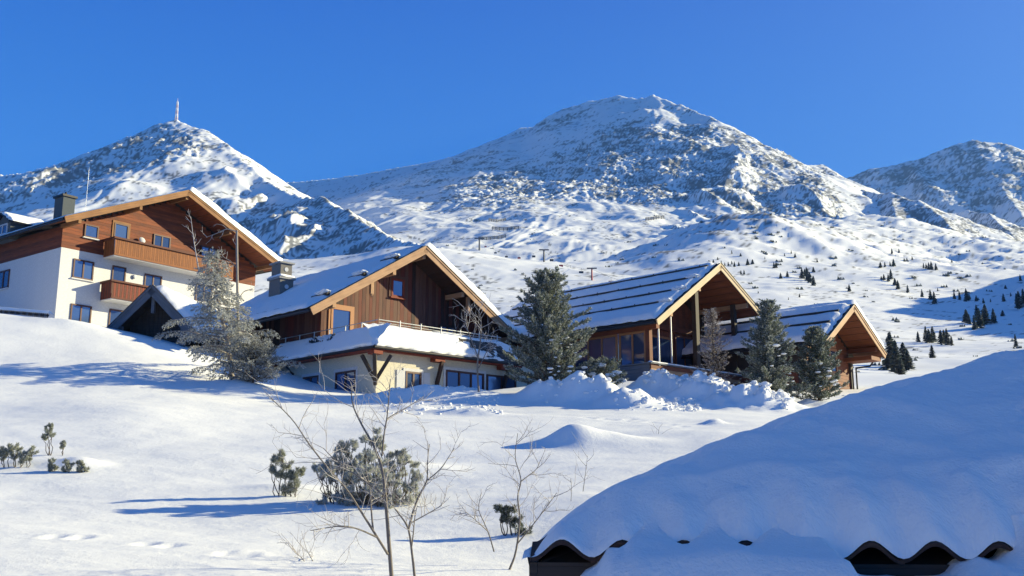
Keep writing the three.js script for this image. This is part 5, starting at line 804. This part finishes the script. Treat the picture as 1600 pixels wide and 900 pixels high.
{ // chair lift
  const steel = new THREE.MeshStandardMaterial({ color: rgb(0.10, 0.10, 0.11), roughness: 0.6, metalness: 0.4 }), red = new THREE.MeshStandardMaterial({ color: rgb(0.35, 0.05, 0.06), roughness: 0.6 }), dark = new THREE.MeshStandardMaterial({ color: rgb(0.05, 0.05, 0.06), roughness: 0.6 });
  const py = [[749, 391, 500], [850, 409, 470], [925, 438, 400], [1040, 470, 330]].map(([px, y, d], i) => { const gnd = march(farH, px, y, 200, 900); return gnd; }); const H = 5.2, tops = [];
  py.forEach((p, i) => { const k = -p.z / 430, h = H * k; const g = thing('lift_pylon', ['chairlift pylon nearest the top of the sunlit ridge', 'chairlift pylon in the middle on the shaded bowl edge', 'chairlift pylon just above the roof of the glazed chalet', 'chairlift pylon hidden low behind the glazed chalet'][i], 'lift pylon', 'chairlift pylons'); g.position.copy(p); mesh('mast', rod(V(0, -1, 0), V(0, h, 0), 0.45 * k, 0.32 * k, 8), i === 2 ? red : steel, g); mesh('crossarm', span(-2.2 * k, 2.2 * k, h, h + 0.5 * k, -0.25, 0.25), steel, g); tops.push(p.clone().add(V(0, h, 0))); });
  const cab = []; for (let i = 0; i < 3; i++) { const a = tops[i], b = tops[i + 1], pts = []; for (let k = 0; k <= 10; k++) { const t = k / 10, p = a.clone().lerp(b, t); p.y -= 4 * t * (1 - t) * a.distanceTo(b) * 0.02; pts.push(p); } cab.push(limb(pts, 0.04, 0.04, 4)); }
  const c = mesh('lift_cable', mergeGeometries(cab), steel); tag(c, 'thin chairlift cable strung between the pylons on the ridge', 'cable');
  let n = 0; const spots = [[0, 0.15], [0, 0.36], [0, 0.55], [0, 0.73], [0, 0.9], [1, 0.2], [1, 0.42], [1, 0.62], [1, 0.82], [2, 0.3], [2, 0.6]];
  for (const [i, t] of spots) { const p = tops[i].clone().lerp(tops[i + 1], t); p.y -= 4 * t * (1 - t) * tops[i].distanceTo(tops[i + 1]) * 0.02; const isRed = n % 3 === 0; const g = thing('lift_chair', (isRed ? 'red' : 'dark') + ' lift chair, ' + ['first', 'second', 'third', 'fourth', 'fifth', 'sixth', 'seventh', 'eighth', 'ninth', 'tenth', 'eleventh'][n] + ' down the cable from the upper pylon', 'lift chair', isRed ? 'red lift chairs' : 'dark lift chairs'); g.position.copy(p); mesh('hanger', rod(V(0, -1.6, 0), V(0, 0, 0), 0.06, 0.06, 5), steel, g); mesh('seat', mergeGeometries([span(-0.9, 0.9, -2.3, -2.1, -0.3, 0.4), span(-0.9, 0.9, -2.09, -1.2, -0.32, -0.2)]), isRed ? red : dark, g); n++; }
}
{ // avalanche fences on the slopes
  const mat = new THREE.MeshStandardMaterial({ color: rgb(0.07, 0.07, 0.08), roughness: 0.8 });
  for (const [x0, y0, x1, y1, label] of [[764, 346, 790, 345, 'uppermost of three dark avalanche barriers under the rocky shoulder'], [769, 359, 811, 358, 'middle one of three dark avalanche barriers under the rocky shoulder'], [748, 375, 790, 371, 'lowest of three dark avalanche barriers under the rocky shoulder'], [1009, 345, 1046, 342, 'lone avalanche barrier on the slope beneath the main peak']]) {
    const a = march(farH, x0, y0, 300, 1900), b = march(farH, x1, y1, 300, 1900); b.z = a.z + clamp(b.z - a.z, -40, 40); b.x = (x1 - 800) / F * -b.z * 1; 
    const g = thing('avalanche_barrier', label, 'barrier', 'avalanche barriers'); g.position.copy(a); const n = 7, k = -a.z / 900, pts = []; for (let i = 0; i <= n; i++) { const q = a.clone().lerp(b, i / n); q.y = farH(q.x, q.z); pts.push(q.sub(a)); }
    for (let i = 0; i <= n; i++) mesh('post', rod(pts[i].clone().add(V(0, -1, 0)), pts[i].clone().add(V(0, 3.0 * k, 0)), 0.35 * k, 0.35 * k, 5), mat, g);
    for (const h of [0.7, 1.5, 2.3, 3.0]) mesh('rail', limb(pts.map((p) => p.clone().add(V(0, h * k, 0))), 0.24 * k, 0.24 * k, 4), mat, g);
  }
}
{ // conifers across the valley
  const variants = []; for (let v = 0; v < 5; v++) { const T = new Tris(), r = rng(400 + v); const W = 0.13 + 0.13 * r(); for (let i = 0; i < 120; i++) { const t = 0.05 + 0.93 * (i / 120), a = i * 2.399 + r(), R = W * Math.pow(1 - t, 0.75) * (0.7 + 0.55 * r()) + 0.012, c = V(0, t, 0), e = V(Math.cos(a) * R, t - 0.05 * (0.3 + r()), Math.sin(a) * R), s = V(-Math.sin(a), 0, Math.cos(a)).multiplyScalar(R * 0.36 + 0.008); const g = mixc([0.016, 0.034, 0.030], [0.045, 0.070, 0.055], r()), f = r() < 0.16 ? mixc(g, FROST, 0.35) : g; const m = c.clone().lerp(e, 0.6); m.y += 0.02; T.tri(c, m.clone().add(s), e, g, g, f); T.tri(c, e, m.clone().sub(s), g, f, g); T.tri(c.clone().add(V(0, 0.03, 0)), m.clone().add(s), m.clone().sub(s), g, f, g); }
    variants.push([T.geo(), limb([V(0, -0.08, 0), V(0, 0.5, 0), V(0, 0.95, 0)], 0.022, 0.004, 5)]); }
  const clumps = [
    ['in the tall clump behind the log chalet', 'conifers right behind the log chalet', [[850, 720, 210], [880, 740, 190], [920, 700, 150], [945, 722, 120], [830, 700, 95], [905, 750, 90], [868, 690, 160], [818, 690, 60]]],
    ['in the row beyond the clump behind the log chalet', 'row of conifers mid valley', [[1000, 562, 70], [1045, 562, 100], [1062, 566, 90], [1085, 562, 100], [1130, 572, 90], [1148, 570, 80], [1165, 577, 90], [1190, 582, 60], [1080, 652, 80]]],
    ['of the loose group on the right slope', 'loose group at right', [[1275, 452, 90], [1290, 460, 60], [1320, 492, 80], [1350, 482, 120], [1335, 440, 90], [1385, 462, 110], [1430, 455, 80], [1480, 415, 40], [1555, 592, 70], [1368, 450, 70]]],
    ['of those at the right edge', 'conifers at the right edge', [[1575, 372, 110], [1600, 352, 90], [1560, 350, 60]]],
    ['on the shoulder mid right slope', 'conifers on the sunlit shoulder', [[785, 140, 35], [860, 132, 50], [845, 205, 55], [830, 217, 50], [805, 210, 40], [885, 262, 60], [868, 240, 50], [940, 282, 50], [790, 207, 25], [1022, 307, 45], [1070, 322, 60], [1092, 345, 70], [1205, 317, 40], [1235, 322, 50], [1275, 332, 70], [1290, 320, 40], [1330, 330, 40], [1370, 342, 30], [1410, 335, 25], [1485, 332, 50], [1525, 302, 25]]],
    ['of the far ones high on the right slope', 'far conifers high on the right slope', [[1075, 152, 60], [1060, 150, 40], [1030, 142, 30], [1100, 152, 40], [1045, 146, 30], [810, 135, 30], [840, 130, 30], [965, 95, 25], [920, 105, 20], [935, 100, 22], [850, 60, 30], [890, 55, 25], [1110, 272, 20], [1190, 110, 20], [1580, 215, 40], [1495, 260, 25]]],
    ['on the slope above the log chalet roof', 'conifers above the log chalet', [[30, 125, 42], [58, 120, 32], [10, 178, 32], [-8, 178, 25], [180, 142, 40], [192, 140, 34], [218, 202, 42], [256, 192, 36], [340, 200, 60], [355, 190, 50], [372, 215, 70], [385, 225, 60], [405, 242, 60], [365, 180, 50], [404, 165, 35], [300, 82, 30], [240, 74, 20], [278, 60, 22], [608, 274, 42], [325, 308, 22], [262, 322, 16], [425, 108, 20], [90, 285, 15], [128, 90, 14]]],
    ['on the slope above the glazed chalet ridge', 'conifers above the glazed chalet', [[-120, 120, 24], [-100, 130, 26], [-80, 128, 26], [-60, 120, 24], [-45, 135, 30], [-20, 130, 30], [-140, 95, 20], [-165, 110, 22], [-60, 60, 20], [-10, 75, 22]]],
  ];
  const ORD = ['first', 'second', 'third', 'fourth', 'fifth', 'sixth', 'seventh', 'eighth', 'ninth', 'tenth', 'eleventh', 'twelfth', 'thirteenth', 'fourteenth', 'fifteenth', 'sixteenth', 'seventeenth', 'eighteenth', 'nineteenth', 'twentieth', 'twenty first', 'twenty second', 'twenty third', 'twenty fourth'];
  const r = rng(12); let n = 0;
  for (const [place, group, list] of clumps) [...list].sort((a, b) => a[0] - b[0]).forEach(([zx, zy, zh], rank) => {
    const label = ORD[rank] + ' conifer from left ' + place;
    const px = 1160 + zx / 3.636, y = 380 + zy / 3.636, p = march(farH, px, y, 74, 1500), h = zh / 3.636 / F * -p.z * 1.02; if (h > 16 || p.z < -1400) return;
    const g = thing('conifer', label, 'tree', group); g.position.copy(p); const [cg, tg] = variants[n++ % 5]; mesh('crown', cg, M.leaf, g); mesh('trunk', tg, M.bark, g); { const k = 1.25 + 0.7 * r(); g.scale.set(h * k, h * (0.85 + 0.3 * r()), h * k); }; g.rotation.y = r() * 6;
  });
  // dwarf scrub: low dark cushions scattered over the slopes, too many and too small to count
  const T = new Tris(); const q = rng(31); for (let i = 0; i < 900; i++) { const px = 650 + q() * 950, y = 330 + q() * 260; if (fbm(px / 70, y / 35, 3) < 0.12) continue; const p = march(farH, px, y, 80, 1300); if (p.z < -1250 || p.z > -85) continue; const s = (0.5 + q() * 1.1) * clamp(-p.z / 350, 0.35, 1.5); for (let k = 0; k < 9; k++) { const a = q() * 6.283, c = p.clone().add(V((q() - 0.5) * s * 1.6, 0, (q() - 0.5) * s)), g = mixc([0.03, 0.045, 0.035], [0.09, 0.10, 0.08], q()), t = mixc(g, FROST, q() < 0.3 ? 0.6 : 0.1); T.tri(c.clone().add(V(-s * 0.4 * Math.cos(a), -0.1, s * 0.4 * Math.sin(a))), c.clone().add(V(s * 0.4 * Math.cos(a), -0.1, -s * 0.4 * Math.sin(a))), c.clone().add(V((q() - 0.5) * s * 0.4, s * (0.4 + 0.5 * q()), 0)), g, g, t); } }
  const m = mesh('scrub', T.geo(), M.leaf); m.userData.kind = 'stuff'; tag(m, 'scattered dark dwarf scrub on the snowy slopes', 'scrub');
}

{ // broken clods on the ploughed banks
  const r = rng(55), parts = [], base = new THREE.IcosahedronGeometry(1, 1);
  const put = (px, d, s) => { const x = (px - 800) / F * d, g = base.clone(), p = g.attributes.position, o = r() * 50; for (let k = 0; k < p.count; k++) { const w = 1 + 0.35 * sn3(p.getX(k) * 1.3 + o, p.getY(k) * 1.3, p.getZ(k) * 1.3); p.setXYZ(k, p.getX(k) * w * s, p.getY(k) * w * s * 0.75, p.getZ(k) * w * s); } g.rotateY(r() * 6); g.translate(x, nearH(x, -d) + s * 0.25, -d); g.computeVertexNormals(); parts.push(g); };
  for (let i = 0; i < 420; i++) { const t = r(), px = 1000 + 235 * t, d = 45.5 - 4.2 * t + (r() - 0.5) * 2.8; put(px, d, 0.04 + 0.13 * Math.pow(r(), 2.5)); }
  for (let i = 0; i < 130; i++) put(960 + r() * 130, 38.5 + r() * 3.5, 0.04 + 0.12 * Math.pow(r(), 3));
  for (let i = 0; i < 120; i++) put(600 + r() * 190, 36.5 + r() * 5, 0.03 + 0.07 * Math.pow(r(), 2));
  for (let i = 0; i < 60; i++) put(840 + r() * 120, 40.5 + r() * 2.5, 0.04 + 0.1 * Math.pow(r(), 2));
  const m = mesh('snow_clods', mergeGeometries(parts), M.snow); m.userData.kind = 'stuff'; tag(m, 'broken clods of ploughed snow strewn over the banks', 'snow clods');
}
renderer.render(scene, camera);
